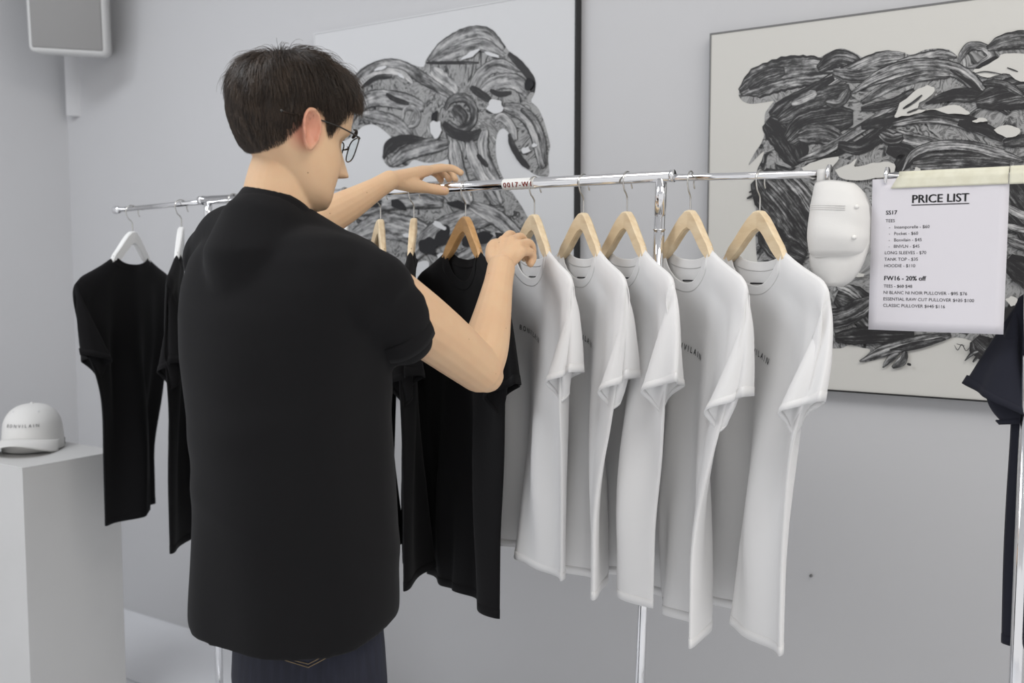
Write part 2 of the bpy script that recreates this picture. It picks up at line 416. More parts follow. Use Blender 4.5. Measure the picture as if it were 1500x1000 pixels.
def drape(V,S,Q,G,SG,seeds,sizes,steps=220,iters=7,bias=None,open_=None):
    """XPBD-like drape of many tees at once over a hanger at the origin. returns (nv,S,3)"""
    n=len(V); ns=len(seeds)
    cons=constraints(V,S,Q,G,SG)
    p=np.zeros((n,ns,3),np.float32)
    scl=np.array(sizes,np.float32)
    z0=hanger_z(.088)+.012
    for k,sd in enumerate(seeds):
        r=np.random.RandomState(sd)
        p[:,k,0]=V[:,0]*scl[k]; p[:,k,2]=V[:,1]*scl[k]+z0+.004
        ph=r.uniform(0,6.28,4); am=r.uniform(.5,1,4)
        wav=sum(am[m]*np.sin((m+2)*9*V[:,0]+ph[m]+3*V[:,1]) for m in range(4))*.004
        p[:,k,1]=S*.012+wav
    gf=G[-1]; seam=np.unique(np.concatenate([gf[-1,:9],gf[-1,-9:]]))
    shared=np.unique(np.concatenate([gf[:24,0],gf[:24,-1],gf[-1,:9],gf[-1,-9:]]+[SG[(sx,-1)][r] for sx in (-1,1) for r in (0,-1)]))
    p[shared,:,1]+=.012
    # hanger capsules
    hx=np.array([-.225,-.19,-.15,-.11,-.075,-.045,0,.045,.075,.11,.15,.19,.225],np.float32)
    hz=hanger_z(hx).astype(np.float32)-.004
    A=np.stack([hx[:-1],0*hx[:-1],hz[:-1]],1); B=np.stack([hx[1:],0*hx[1:],hz[1:]],1)
    rad=.010
    pairs=[]
    gf,gb=G[-1],G[1]
    m=gf!=gb; pairs.append((gf[m],gb[m]))
    for sx in (-1,1):
        f,b=SG[(sx,-1)][:,1:],SG[(sx,1)][:,1:]; m=f!=b; pairs.append((f[m],b[m]))
    pf=np.concatenate([q[0] for q in pairs]); pb=np.concatenate([q[1] for q in pairs])
    gap0=np.full((len(pf),1),.008,np.float32)
    nb=len(pairs[0][0])
    zf=V[pairs[0][0],1]; xf=V[pairs[0][0],0]
    gap0[:nb,0]=.008+.016*np.clip((-zf-.12)/.4,0,1)*np.clip(1-(xf/.262)**2,0,1)
    o=nb
    for sx,(f,b) in zip((-1,1),pairs[1:]):
        g_=SG[(sx,-1)]; R_,C_=g_.shape; rr=np.zeros(n); cc=np.zeros(n)
        for r in range(R_):
            for c in range(C_): rr[g_[r,c]]=r/(R_-1); cc[g_[r,c]]=c/(C_-1)
        gap0[o:o+len(f),0]=  .008+.026*np.sin(np.pi*rr[f])*np.clip(cc[f]*1.6,0,1); o+=len(f)
    v=np.zeros_like(p); dt=.016
    g=np.array([0,0,-4.0],np.float32)
    topz=hz.min()-.05
    pinx=V[seam,0][:,None]*scl[None]
    # long-range attachments to the shoulder seam
    anc=np.zeros(n,int); 
    sv=V[seam]
    for i in range(n):
        dd=np.hypot(*(sv-V[i]).T)
        anc[i]=seam[np.argmin(dd)]
    lr=np.hypot(*(V-V[anc]).T).astype(np.float32)
    lm=np.setdiff1d(np.arange(n),seam)
    lra=anc[lm]; lrl=lr[lm][:,None]*scl[None]*1.012
    b=np.zeros((1,ns,3),np.float32) if bias is None else np.array(bias,np.float32)[None]
    for s in range(steps):
        damp=.985 if s<steps*.5 else .95
        wz=np.clip((-p[:,:,2:3]-.25)/.5,0,1)
        v=(v+(g+b*wz)*dt)*damp
        q=p+v*dt
        for it in range(iters):
            for i,j,L0,k in cons:
                d=q[j]-q[i]
                l=np.sqrt((d*d).sum(-1,keepdims=True))+1e-9
                L=L0*scl[None,:,None]
                c=d*((.5*k)*(1-L/l))
                q[i]+=c; q[j]-=c
            d=q[lm]-q[lra]; l=np.sqrt((d*d).sum(-1))+1e-9
            f=np.minimum(1,lrl/l)[...,None]
            q[lm]=q[lra]+d*f
            # front/back separation
            gap=q[pb,:,1]-q[pf,:,1]
            pen=np.clip(gap0-gap,0,.02)*.25
            q[pf,:,1]-=pen; q[pb,:,1]+=pen
            if it%2==1 or it==iters-1:
                near=np.where((q[:,:,2].max(1)>topz))[0]
                x=q[near]
                best=None
                for a,bb in zip(A,B):
                    ab=bb-a; t=np.clip(((x-a)@ab)/(ab@ab),0,1)
                    dd=x-(a+t[...,None]*ab)
                    l=np.sqrt((dd*dd).sum(-1))+1e-9
                    pn=np.clip(rad-l,0,None)
                    x=x+dd/l[...,None]*pn[...,None]
                q[near]=x
                x=q[seam]
                on=np.abs(pinx)<.222
                x[...,0]=np.where(on,pinx,x[...,0])
                zt=hanger_z(x[...,0])+.006
                zz=np.where(on,zt,x[...,2])
                x[...,2]=zz
                x[...,1]=np.where(on,0,x[...,1])
                q[seam]=x
        v=(q-p)/dt
        # friction on the hanger
        if True:
            near=(np.abs(q[:,:,1])<.02)&(q[:,:,2]>np.interp(np.abs(q[:,:,0]),np.abs(hx[6:]),hz[6:])-.004)&(np.abs(q[:,:,0])<.23)
            v[near]*=.3
        sp=np.sqrt((v*v).sum(-1,keepdims=True)); v*=np.minimum(1,2.0/(sp+1e-9))
        p=q
    return p

PAT = tee_pattern()
pV, pS, pQ, pPan, pG, pSG = PAT
SEEDS = [11, 12, 13, 14, 15, 16, 17, 18]
DRAPE = drape(pV, pS, pQ, pG, pSG, SEEDS, [1.0]*8)
BODYQ = pQ[pPan == 0]; SLQ = {s: pQ[pPan == s] for s in (-1, 1)}

def shape_tee(k, squeeze=.85, twist=0.0, fold=.018, ph=0.0, wl=.19, bow=.022, lift=0.0, shear=0.0, sz=1.0, flare=0.0):
    """draped shirt k with its lower part gathered, folded and turned"""
    P = DRAPE[:, k].astype(float).copy()
    d = np.clip((-.20-P[:, 2])/.55, 0, 1); d = d*d*(3-2*d)
    ax = np.abs(P[:, 0]); ht = hanger_z(ax)                     # keep the cloth off the hanger's arms
    k_ = np.clip((ht+.004-P[:, 2])/.016, 0, 1)*np.clip((P[:, 2]-ht+.075)/.03, 0, 1)*np.clip((.232-ax)/.01, 0, 1)*(np.clip((ax-.040)/.012, 0, 1))
    mn = .0105*k_
    P[:, 1] = np.where(pS < 0, np.minimum(P[:, 1], -mn), np.maximum(P[:, 1], mn))
    P[:, 2] = -.16+(P[:, 2]+.16)*np.where(P[:, 2] < -.16, sz, 1)
    x = P[:, 0]*(1-(1-squeeze)*d)
    y = P[:, 1]+fold*d*np.sin(2*np.pi*x/wl+ph)
    y -= bow*np.minimum(np.abs(P[:, 0])/.22, 1.1)
    x = x+shear*d
    if flare:
        sl = np.unique(SLQ[-1]); k_ = np.clip((-P[sl, 0]-.20)/.03, 0, 1); h_ = np.clip(-.185-P[sl, 2], 0, None)*k_
        x[sl] -= flare*h_; P[sl, 2] += .30*flare*h_
    t = np.radians(twist)*d
    X = x*np.cos(t)-y*np.sin(t); Y = x*np.sin(t)+y*np.cos(t)
    return np.c_[X, Y, P[:, 2]+lift*P[:, 0]*d]

def sub_mesh(P, Q):
    ids = np.unique(Q); mp = -np.ones(len(P), int); mp[ids] = np.arange(len(ids))
    return P[ids], mp[Q]
TRI = {}
for sd in (-1, 1):
    g = pG[sd]; t = []
    for j in range(g.shape[0]-1):
        for i in range(g.shape[1]-1):
            t += [(g[j, i], g[j, i+1], g[j+1, i+1]), (g[j, i], g[j+1, i+1], g[j+1, i])]
    TRI[sd] = np.array(t)
def on_cloth(P, side, pts, off):
    """pattern points (x, z) to draped surface points, pushed off the front by `off`"""
    T = TRI[side]; A, B, C = pV[T[:, 0]], pV[T[:, 1]], pV[T[:, 2]]
    out = []
    v0 = B-A; v1 = C-A; den = v0[:, 0]*v1[:, 1]-v1[:, 0]*v0[:, 1]; den[np.abs(den) < 1e-12] = 1e-12
    for q in pts:
        v2 = np.array(q)-A
        b = (v2[:, 0]*v1[:, 1]-v1[:, 0]*v2[:, 1])/den; c_ = (v0[:, 0]*v2[:, 1]-v2[:, 0]*v0[:, 1])/den
        bad = np.minimum(np.minimum(b, c_), 1-b-c_); i = int(np.argmax(bad))
        p = P[T[i, 0]]*(1-b[i]-c_[i])+P[T[i, 1]]*b[i]+P[T[i, 2]]*c_[i]
        n = np.cross(P[T[i, 1]]-P[T[i, 0]], P[T[i, 2]]-P[T[i, 0]]); n /= np.linalg.norm(n)+1e-12
        if n[1] > 0: n = -n
        out.append(p+n*off)
    return out
def subdivide_faces(V, F, maxlen):
    bm = bmesh.new()
    vs = [bm.verts.new(v) for v in V]
    for f_ in F:
        try: bm.faces.new([vs[i] for i in f_])
        except ValueError: pass
    bmesh.ops.triangulate(bm, faces=bm.faces[:])
    for _ in range(2):
        es = [e for e in bm.edges if e.calc_length() > maxlen]
        if es: bmesh.ops.subdivide_edges(bm, edges=es, cuts=1)
        bmesh.ops.triangulate(bm, faces=[q for q in bm.faces if len(q.verts) > 3])
    bm.verts.index_update()
    r = [tuple(v.co) for v in bm.verts], [tuple(v.index for v in f_.verts) for f_ in bm.faces]
    bm.free(); return r
WORD = text_geo('BONVILAIN', .0170, 'CENTER', 1.75)
WORD = join([WORD, ([(x+.0005, y, z) for x, y, z in WORD[0]], WORD[1]), ([(x, y+.0004, z) for x, y, z in WORD[0]], WORD[1])])
WORD = subdivide_faces(WORD[0], WORD[1], .006)
TAGW = text_geo('BONVILAIN', .012, 'CENTER', 1.2)

def add_cloth(name, V, Q, m, parent, thick=.0016, lev=1):
    o = mesh(name, V, Q, m, parent)
    s = o.modifiers.new('sub', 'SUBSURF'); s.levels = s.render_levels = lev; s.boundary_smooth = 'ALL'
    if thick:
        t = o.modifiers.new('thick', 'SOLIDIFY'); t.thickness = thick; t.offset = 0
    return bake(o)
def neck_band(P, side, width=.019):
    g = pG[side]; R = g.shape[0]-1; cols = range(8, 17); V = []; n = 5
    for i in cols:
        x = pV[g[R, i], 0]; dip = .064 if side < 0 else .016
        w = width*min(2.2, math.sqrt(1+(2.5*dip*abs(x)**1.5/.088**2.5)**2))
        dz = abs(pV[g[R, i], 1]-pV[g[R-1, i], 1])
        for k in range(n):
            t = R-(w/dz)*k/(n-1); j = int(math.floor(t)); j = min(max(j, 0), R-1); f_ = t-j
            p = P[g[j, i]]*(1-f_)+P[g[j+1, i]]*f_
            if i in (8, 16): p = p+np.array([0, 0, -.0035])
            V.append(p)
    F = [(a*n+k, (a+1)*n+k, (a+1)*n+k+1, a*n+k+1) for a in range(8) for k in range(n-1)]
    return V, F
def make_tee(P, loc, rz, m, label, group=None, word=None, tag=False):
    r = empty('tee_shirt', loc, rz); setk(r, label, 'T-shirt', group)
    add_cloth('body', *sub_mesh(P, BODYQ), m, r)
    for s in (-1, 1):
        sl = add_cloth('sleeve', *sub_mesh(P, SLQ[s]), m, r)
        # folded hem of the sleeve
        band = []
        rows = []
        for side in (-1, 1):
            g = pSG[(s, side)]
            order = range(g.shape[0]) if side < 0 else range(g.shape[0]-1, -1, -1)
            for rr in order: rows.append((P[g[rr, -1]], P[g[rr, -2]]*.85+P[g[rr, -1]]*.15))
        V = []; F = []
        for a, b in rows: V += [a, b]
        n = len(rows)
        F = [(2*i, 2*((i+1) % n), 2*((i+1) % n)+1, 2*i+1) for i in range(n)]
        o = add_cloth('sleeve_hem', V, F, m, sl, .0028)
    nb = [neck_band(P, -1), neck_band(P, 1)]
    for v, f_ in nb: add_cloth('collar_rib', v, f_, m, r, .0026)
    # hem band
    V = []; n = 0
    loop = list(pG[-1][:, :][0, :])+list(pG[1][0, ::-1][1:-1])
    up = list(pG[-1][1, :])+list(pG[1][1, ::-1][1:-1])
    for a, b in zip(loop, up): V += [P[a], P[b]*.9+P[a]*.1]
    n = len(loop); F = [(2*i, 2*((i+1) % n), 2*((i+1) % n)+1, 2*i+1) for i in range(n)]
    add_cloth('hem', V, F, m, r, .0026)
    if word:
        cx, cz_, tilt = word
        ct, st = math.cos(tilt), math.sin(tilt)
        pts = [(cx+x*ct-y*st, cz_+x*st+y*ct) for x, y, _ in WORD[0]]
        V = on_cloth(P, -1, pts, .0022)
        setk(mesh('chest_print', V, WORD[1], M['ink'], r, smooth=False), 'small spaced black chest lettering')
    if tag:
        bar = ([(-.022, .0, 0), (.022, .0, 0), (.022, .003, 0), (-.022, .003, 0)], [(0, 1, 2, 3)])
        tw = ([(x, y-.016, 0) for x, y, _ in TAGW[0]], TAGW[1])
        V, F = join([bar, tw])
        V = on_cloth(P, 1, [(x, y-.060) for x, y, _ in V], .003)
        mesh('neck_print', V, F, M['ink'], r, smooth=False)
    return r

# ------------------------------------------------------------------ hangers
def hanger_body_geo(bow=.022):
    xs = np.concatenate([-np.linspace(.206, .012, 15), [0], np.linspace(.012, .206, 15)])
    V = []; F = []; seg = 8
    for x in xs:
        a = abs(x); top = float(hanger_z(x)); hgt = float(np.interp(a, [0, .02, .05, .08, .1, .16, .222], [.036, .040, .040, .034, .026, .021, .016]))
        wd = float(np.interp(a, [0, .05, .09, .222], [.0075, .0075, .0062, .005]))
        y = -bow*min(a/.22, 1.1)
        c = .0028; q = float(np.interp(a, [.080, .093], [0, 1]))          # the arms narrow upwards under the cloth
        tw = (wd-c)*(1-q)+.0012*q; tc_ = c*(1-q)+.014*q; lo = -.007*q
        for dy, dz in ((-wd, -hgt+c), (-wd+c, -hgt), (wd-c, -hgt), (wd, -hgt+c), (wd, -tc_), (tw, lo), (-tw, lo), (-wd, -tc_)):
            V.append((x, y+dy, top+dz))
    n = len(xs)
    for i in range(n-1):
        for k in range(seg):
            a = i*seg+k; b = i*seg+(k+1) % seg
            F.append((a, b, b+seg, a+seg))
    F.append(tuple(range(seg))[::-1]); F.append(tuple((n-1)*seg+k for k in range(seg)))
    return V, F
HB = hanger_body_geo()
def hook_geo(rr):
    R = .0195; w = .0016; zc = rr+w-R
    pts = []
    pts.append((R+.004, 0, zc-.012))
    for t in np.radians(np.linspace(-12, 205, 16)): pts.append((R*math.cos(t), 0, zc+R*math.sin(t)))
    pts += [(-.013, 0, zc-.0185), (-.006, 0, zc-.024), (-.0012, 0, zc-.030), (0, 0, zc-.036), (0, 0, -.082)]
    P = spline(pts, 46)
    return tube([tuple(p) for p in P], [w]*len(P), 8)
HOOK = {r: hook_geo(r) for r in (TR, ER)}
HBMESH = {}
def make_hanger(p, a, kind, label, rr, hook_turn=0.0, group=None):
    r = empty('coat_hanger', p); setk(r, label, 'coat hanger', group)
    m = {'wood': M['wood'], 'dark': M['wood_dark'], 'white': M['white_lacquer']}[kind]
    if kind not in HBMESH:
        o = mesh('arms', *HB, m, r, smooth=False, rz=-a); HBMESH[kind] = o.data
    else:
        o = bpy.data.objects.new('arms', HBMESH[kind]); COL.objects.link(o); o.parent = r; o.rotation_euler = (0, 0, -a)
    key = ('hook', rr)
    hz = math.atan2(FW.y, FW.x)+hook_turn
    if key not in HBMESH:
        h = mesh('hook', *HOOK[rr], M['steel'], r, rz=hz); HBMESH[key] = h.data
    else:
        h = bpy.data.objects.new('hook', HBMESH[key]); COL.objects.link(h); h.parent = r; h.rotation_euler = (0, 0, hz)
    return r
_le = atY(172, 307.5, rail_at(172, 306).y); _a = rail_at(297); _b = rail_at(986); _re = atY(1213, 254.5, rail_at(1213, 255).y)
def rail_point(px):
    p = rail_at(px)
    if px < 297: z = RZ+(_le.z-RZ)*(p-Vector((_a.x, _a.y, p.z))).length/(Vector((_le.x, _le.y, 0))-Vector((_a.x, _a.y, 0))).length; rr = ER
    elif px > 986: z = RZ+(_re.z-RZ)*(Vector((p.x, p.y, 0))-Vector((_b.x, _b.y, 0))).length/(Vector((_re.x, _re.y, 0))-Vector((_b.x, _b.y, 0))).length; rr = ER
    else: z = RZ; rr = TR
    return Vector((p.x, p.y, z)), rr
D = math.radians
# apex pixel, hanger angle, hanger kind, drape, cloth, shape options, print, hanger label, tee label
TEES = [
 (192, 102, 'white', 5, 'tee_black', dict(squeeze=.55, twist=10, fold=.030, ph=1.0, sz=1.02), None,
  'white lacquered hanger on the rod end with the knob', 'black tee hanging alone at the knob end of the rack'),
 (264, 75, 'white', 6, 'tee_black', dict(squeeze=.75, twist=-4, fold=.012, sz=1.07), None,
  'white hanger turned edge-on, second from the knob end of the rack', 'black tee second from the knob end, half behind the standing person'),
 (342, 78, 'white', 7, 'tee_black', dict(squeeze=.75, fold=.004), None,
  'hanger hooked behind the shoulder of the standing person', 'black tee hidden behind the back of the standing person'),
 (505, 80, 'white', 5, 'tee_black', dict(squeeze=.6, fold=.005, sz=.96), None,
  'white hanger under the raised forearm', 'black tee on the white hanger under the raised forearm'),
 (557, 73, 'wood', 6, 'tee_black', dict(squeeze=.6, fold=.005, sz=.96, twist=4), None,
  'pale wooden hanger with narrow fork below the raised wrist', 'black tee on the narrow-looking wooden hanger below the raised wrist'),
 (606, 84.3, 'wood', 7, 'tee_black', dict(squeeze=.62, fold=.006, sz=1.02), None,
  'wooden hanger seen exactly edge-on below the open hand', 'black tee on the edge-on wooden hanger beside the widest black tee'),
 (682, 62, 'dark', 5, 'tee_black', dict(squeeze=.74, twist=4, fold=.016, ph='w', sz=1.06), None,
  'orange-brown wooden hanger between the two hands', 'widest black tee, on the orange-brown hanger next to the white tees'),
 (783, 67, 'wood', 0, 'tee_white', dict(squeeze=.70, twist=-3, fold=.022, ph='w', sz=.90), (.015, -.198, D(-9)),
  'pale wooden hanger touched by the lower hand', 'white printed tee next to the widest black tee'),
 (855, 68, 'wood', 1, 'tee_white', dict(squeeze=.68, twist=-3, fold=.022, ph='w', sz=.92), (.02, -.198, D(-9)),
  'pale wooden hanger in front of the black picture edge', 'white printed tee with a neck mark, second from the black tees'),
 (919, 69, 'wood', 2, 'tee_white', dict(squeeze=.68, twist=-5, fold=.022, ph='w', sz=.92), (.02, -.198, D(-9)),
  'pale wooden hanger just before the rack post', 'white printed tee in front of the rack post, middle one of five'),
 (1012, 69, 'wood', 3, 'tee_white', dict(squeeze=.68, twist=-12, fold=.025, ph='w', sz=.98), (.015, -.198, D(-9)),
  'pale wooden hanger just past the rack post on the thin rod', 'white printed tee just past the rack post, on the thin rod'),
 (1114, 69, 'wood', 4, 'tee_white', dict(squeeze=.68, twist=-18, fold=.027, ph='w', sz=.955), (.015, -.198, D(-9)),
  'pale wooden hanger nearest the white cap', 'white printed tee hanging next to the white cap'),
]
PH0 = 2.9-2*math.pi*(rail_point(1114)[0].x*math.cos(D(69))-rail_point(1114)[0].y*math.sin(D(69)))/.19
GB, GW, GH = 'black tees on the rack', 'white printed tees on the rack', 'hangers on the rack'
for k, (px, a, kind, dk, cloth, opt, word, hl, tl) in enumerate(TEES):
    p, rr = rail_point(px)
    a = D(a)
    if opt.get('ph') == 'w': opt['ph'] = 2*math.pi*(p.x*math.cos(a)-p.y*math.sin(a))/.19+PH0
    make_hanger(p, a, kind, hl, rr, (k*37 % 7-3)*.03, GH)
    P = shape_tee(dk, **opt)
    make_tee(P, p, -a, M[cloth], tl, GW if cloth == 'tee_white' else GB, word, tag=(cloth == 'tee_white'))
# ------------------------------------------------------------------ paintings
def ink_wash_mat(name, canvas):
    m = bpy.data.materials.new(name); m.use_nodes = True; nt = m.node_tree; b = nt.nodes['Principled BSDF']; b.inputs['Roughness'].default_value = .55
    N = nt.nodes.new; L = nt.links.new
    tc = N('ShaderNodeTexCoord')
    n1 = N('ShaderNodeTexNoise'); n1.inputs['Scale'].default_value = 5; n1.inputs['Detail'].default_value = 3; n1.inputs['Distortion'].default_value = 1.2; L(tc.outputs['Object'], n1.inputs['Vector'])
    mx = N('ShaderNodeMixRGB'); mx.blend_type = 'ADD'; mx.inputs[0].default_value = .55; L(tc.outputs['Object'], mx.inputs[1]); L(n1.outputs['Color'], mx.inputs[2])
    n2 = N('ShaderNodeTexNoise'); n2.inputs['Scale'].default_value = 11; n2.inputs['Detail'].default_value = 9; n2.inputs['Roughness'].default_value = .62; n2.inputs['Distortion'].default_value = 1.6; L(mx.outputs[0], n2.inputs['Vector'])
    cr = N('ShaderNodeValToRGB'); e = cr.color_ramp.elements
    e[0].position = .37; e[0].color = (.014, .014, .015, 1); e[1].position = .43; e[1].color = (.09, .09, .09, 1)
    for p, c in ((.465, .27), (.53, .36), (.565, .20), (.60, .10), (.64, .34), (.70, .55)):
        q = e.new(p); q.color = (c, c, c*.99, 1)
    L(n2.outputs['Fac'], cr.inputs[0]); L(cr.outputs[0], b.inputs['Base Color'])
    return m
def stroke_mat(name='brush_stroke', scl=(7, 210, 1), con=2.3, shift=-.13):
    m = bpy.data.materials.new(name); m.use_nodes = True; nt = m.node_tree; b = nt.nodes['Principled BSDF']; b.inputs['Roughness'].default_value = .5
    N = nt.nodes.new; L = nt.links.new
    uv = N('ShaderNodeUVMap'); uv.uv_map = 'UVMap'
    at = N('ShaderNodeAttribute'); at.attribute_name = 'tone'
    sp = N('ShaderNodeSeparateXYZ'); L(uv.outputs[0], sp.inputs[0])
    ad = N('ShaderNodeMath'); ad.operation = 'ADD'; L(sp.outputs[0], ad.inputs[0])
    sp2 = N('ShaderNodeSeparateColor'); L(at.outputs['Color'], sp2.inputs[0])
    ml = N('ShaderNodeMath'); ml.operation = 'MULTIPLY'; ml.inputs[1].default_value = 20; L(sp2.outputs[1], ml.inputs[0]); L(ml.outputs[0], ad.inputs[1])
    cb = N('ShaderNodeCombineXYZ'); L(ad.outputs[0], cb.inputs[0])
    mw = N('ShaderNodeMath'); mw.operation = 'MULTIPLY'; L(sp.outputs[1], mw.inputs[0]); mw.inputs[1].default_value = 1.0; L(mw.outputs[0], cb.inputs[1])
    mp = N('ShaderNodeMapping'); mp.inputs['Scale'].default_value = scl; L(cb.outputs[0], mp.inputs[0])
    n1 = N('ShaderNodeTexNoise'); n1.inputs['Scale'].default_value = 1; n1.inputs['Detail'].default_value = 4; n1.inputs['Roughness'].default_value = .65; L(mp.outputs[0], n1.inputs['Vector'])
    mp2 = N('ShaderNodeMapping'); mp2.inputs['Scale'].default_value = (22, 60, 1); L(cb.outputs[0], mp2.inputs[0])
    n2 = N('ShaderNodeTexNoise'); n2.inputs['Scale'].default_value = 1; n2.inputs['Detail'].default_value = 6; n2.inputs['Roughness'].default_value = .7; L(mp2.outputs[0], n2.inputs['Vector'])
    s0 = N('ShaderNodeMath'); s0.operation = 'ADD'; L(n1.outputs['Fac'], s0.inputs[0]); L(n2.outputs['Fac'], s0.inputs[1])
    s = N('ShaderNodeMath'); s.operation = 'MULTIPLY_ADD'; L(s0.outputs[0], s.inputs[0]); s.inputs[1].default_value = con; s.inputs[2].default_value = 1-con+shift
    t2 = N('ShaderNodeMath'); t2.operation = 'MULTIPLY_ADD'; L(sp2.outputs[0], t2.inputs[0]); t2.inputs[1].default_value = 2; t2.inputs[2].default_value = -1
    s2 = N('ShaderNodeMath'); s2.operation = 'ADD'; L(s.outputs[0], s2.inputs[0]); L(t2.outputs[0], s2.inputs[1])     # tone shift
    s3 = N('ShaderNodeMath'); s3.operation = 'SUBTRACT'; L(s2.outputs[0], s3.inputs[0]); L(sp2.outputs[2], s3.inputs[1])  # dark rim
    hf = N('ShaderNodeMath'); hf.operation = 'MULTIPLY'; hf.inputs[1].default_value = .5; L(s3.outputs[0], hf.inputs[0])
    cr = N('ShaderNodeValToRGB'); e = cr.color_ramp.elements
    e[0].position = .30; e[0].color = (.014, .013, .014, 1); e[1].position = .80; e[1].color = (.62, .61, .60, 1)
    for p, c in ((.42, .05), (.52, .16), (.62, .33)):
        q = e.new(p); q.color = (c, c, c, 1)
    L(hf.outputs[0], cr.inputs[0]); L(cr.outputs[0], b.inputs['Base Color'])
    return m
M['wash_a'] = ink_wash_mat('ink_wash', None)
M['stroke'] = stroke_mat(); M['stroke_soft'] = stroke_mat('soft_stroke', (6, 70, 1), 1.7, .04)

class Painting:
    def __init__(s, tl, tr_, bl_z, off, label, canvas, side_mat, edge_mat, thick):
        """tl: pixel of the top left corner, tr_: pixel x of the right edge, bl_z: height of the bottom"""
        s.off = off
        a = on_wall(tl[0], tl[1], off); b = on_wall(tr_, 300, off)
        s.w = (b-a).dot(RX); s.top = a.z; s.bot = bl_z; s.org = Vector((a.x, a.y, bl_z)); s.h = s.top-bl_z
        s.root = setk(empty('painting', s.org, PHI), label, 'painting')
        fr = .004
        mesh('canvas', *box(fr, s.w-fr, 0, thick-.004, fr, s.h-fr), canvas, s.root, smooth=False)
        mesh('frame_edge', *box(s.w-fr, s.w, -.002, thick, 0, s.h), side_mat, s.root, smooth=False)
        mesh('frame_edge', *box(0, fr, -.002, thick, 0, s.h), edge_mat, s.root, smooth=False)
        mesh('frame_edge', *box(fr, s.w-fr, -.002, thick, s.h-fr, s.h), edge_mat, s.root, smooth=False)
        mesh('frame_edge', *box(fr, s.w-fr, -.002, thick, 0, fr), side_mat, s.root, smooth=False)
        s.layer = 0; s.sm = M['stroke']
    def loc(s, px, py):
        p = on_wall(px, py, s.off)-s.org; return p.dot(RX), p.z
    def poly(s, pts, m, name='ink_wash', smooth=3, jitter=0.0, seed=0):
        rnd = random.Random(seed); s.layer += 1
        P = list(pts)+[pts[0]]
        if smooth: P = [tuple(q) for q in spline(P, len(pts)*smooth)][:-1]
        else: P = pts
        c = []
        for x, y in P:
            u, v = s.loc(x+rnd.uniform(-jitter, jitter), y+rnd.uniform(-jitter, jitter))
            c.append((min(max(u, .005), s.w-.005), min(max(v, .005), s.h-.005)))
        y = -.0004-.00012*s.layer
        V = [(u, y, v) for u, v in c]
        bm = bmesh.new(); vs = [bm.verts.new(v) for v in V]
        es = [bm.edges.new((vs[i], vs[(i+1) % len(vs)])) for i in range(len(vs))]
        bmesh.ops.triangle_fill(bm, edges=es, use_beauty=True)
        bm.verts.index_update(); V = [tuple(v.co) for v in bm.verts]; F = [tuple(v.index for v in f_.verts) for f_ in bm.faces]; bm.free()
        o = mesh(name, V, F, m, s.root, smooth=False); return o
    def strokes(s, lst, name='brush_stroke', seed=1):
        rnd = random.Random(seed)
        for path, width, tone, rim in lst:
            s.layer += 1
            P = spline(path, max(10, 6*len(path))); n = len(P)
            wd = [width]*n if not isinstance(width, (list, tuple)) else list(np.interp(np.linspace(0, 1, n), np.linspace(0, 1, len(width)), width))
            W2 = np.array([s.loc(x, y) for x, y in P]); sc = (np.array(s.loc(P[n//2][0], P[n//2][1]+1))-np.array(s.loc(P[n//2][0], P[n//2][1])))
            k = np.hypot(*sc)
            T = np.gradient(W2, axis=0); T /= np.linalg.norm(T, axis=1)[:, None]+1e-9; Nn = np.c_[-T[:, 1], T[:, 0]]
            L = np.r_[0, np.cumsum(np.linalg.norm(np.diff(W2, axis=0), axis=1))]
            C = [-1, -.93, -.8, -.4, 0, .4, .8, .93, 1]
            V = []; UVs = []; tn = []; sd = rnd.random()
            for i in range(n):
                e = min(1, 3.2*min(i, n-1-i)/(n-1)+.25); e = math.sqrt(e)
                for c_ in C:
                    hw = wd[i]*.5*k*e*(1+.04*math.sin(9*L[i]/k*.05+sd*9))
                    q = W2[i]+Nn[i]*(c_*hw)
                    V.append((min(max(q[0], .005), s.w-.005), -.0004-.00012*s.layer, min(max(q[1], .005), s.h-.005)))
                    UVs.append((L[i], c_*wd[i]*.5*k+sd*3)); r_ = rim*(1 if abs(c_) > .9 else 0)
                    if i in (0, n-1): r_ = max(r_, rim*.7)
                    tn.append((.5+.5*((tone if tone > 0 else tone*1.5)+.06*(rnd.random()-.5)), sd, r_, 1))
            m_ = len(C); F = [(i*m_+j, i*m_+j+1, (i+1)*m_+j+1, (i+1)*m_+j) for i in range(n-1) for j in range(m_-1)]
            o = mesh(name, V, F, s.sm, s.root, smooth=False); me = o.data
            uvl = me.uv_layers.new(name='UVMap'); ca = me.color_attributes.new('tone', 'FLOAT_COLOR', 'POINT')
            for i, t in enumerate(tn): ca.data[i].color = t
            for l in me.loops: uvl.data[l.index].uv = UVs[l.vertex_index]
    def blobs(s, lst, m, name, seed=0, r_=9):
        rnd = random.Random(seed)
        for cx, cy, rx, ry, rot in lst:
            pts = []
            for t in range(12):
                q = 2*math.pi*t/12; f_ = 1+rnd.uniform(-.22, .22)
                x = rx*math.cos(q)*f_; y = ry*math.sin(q)*f_; c_, s_ = math.cos(rot), math.sin(rot)
                pts.append((cx+x*c_-y*s_, cy+x*s_+y*c_))
            s.poly(pts, m, name, 3)

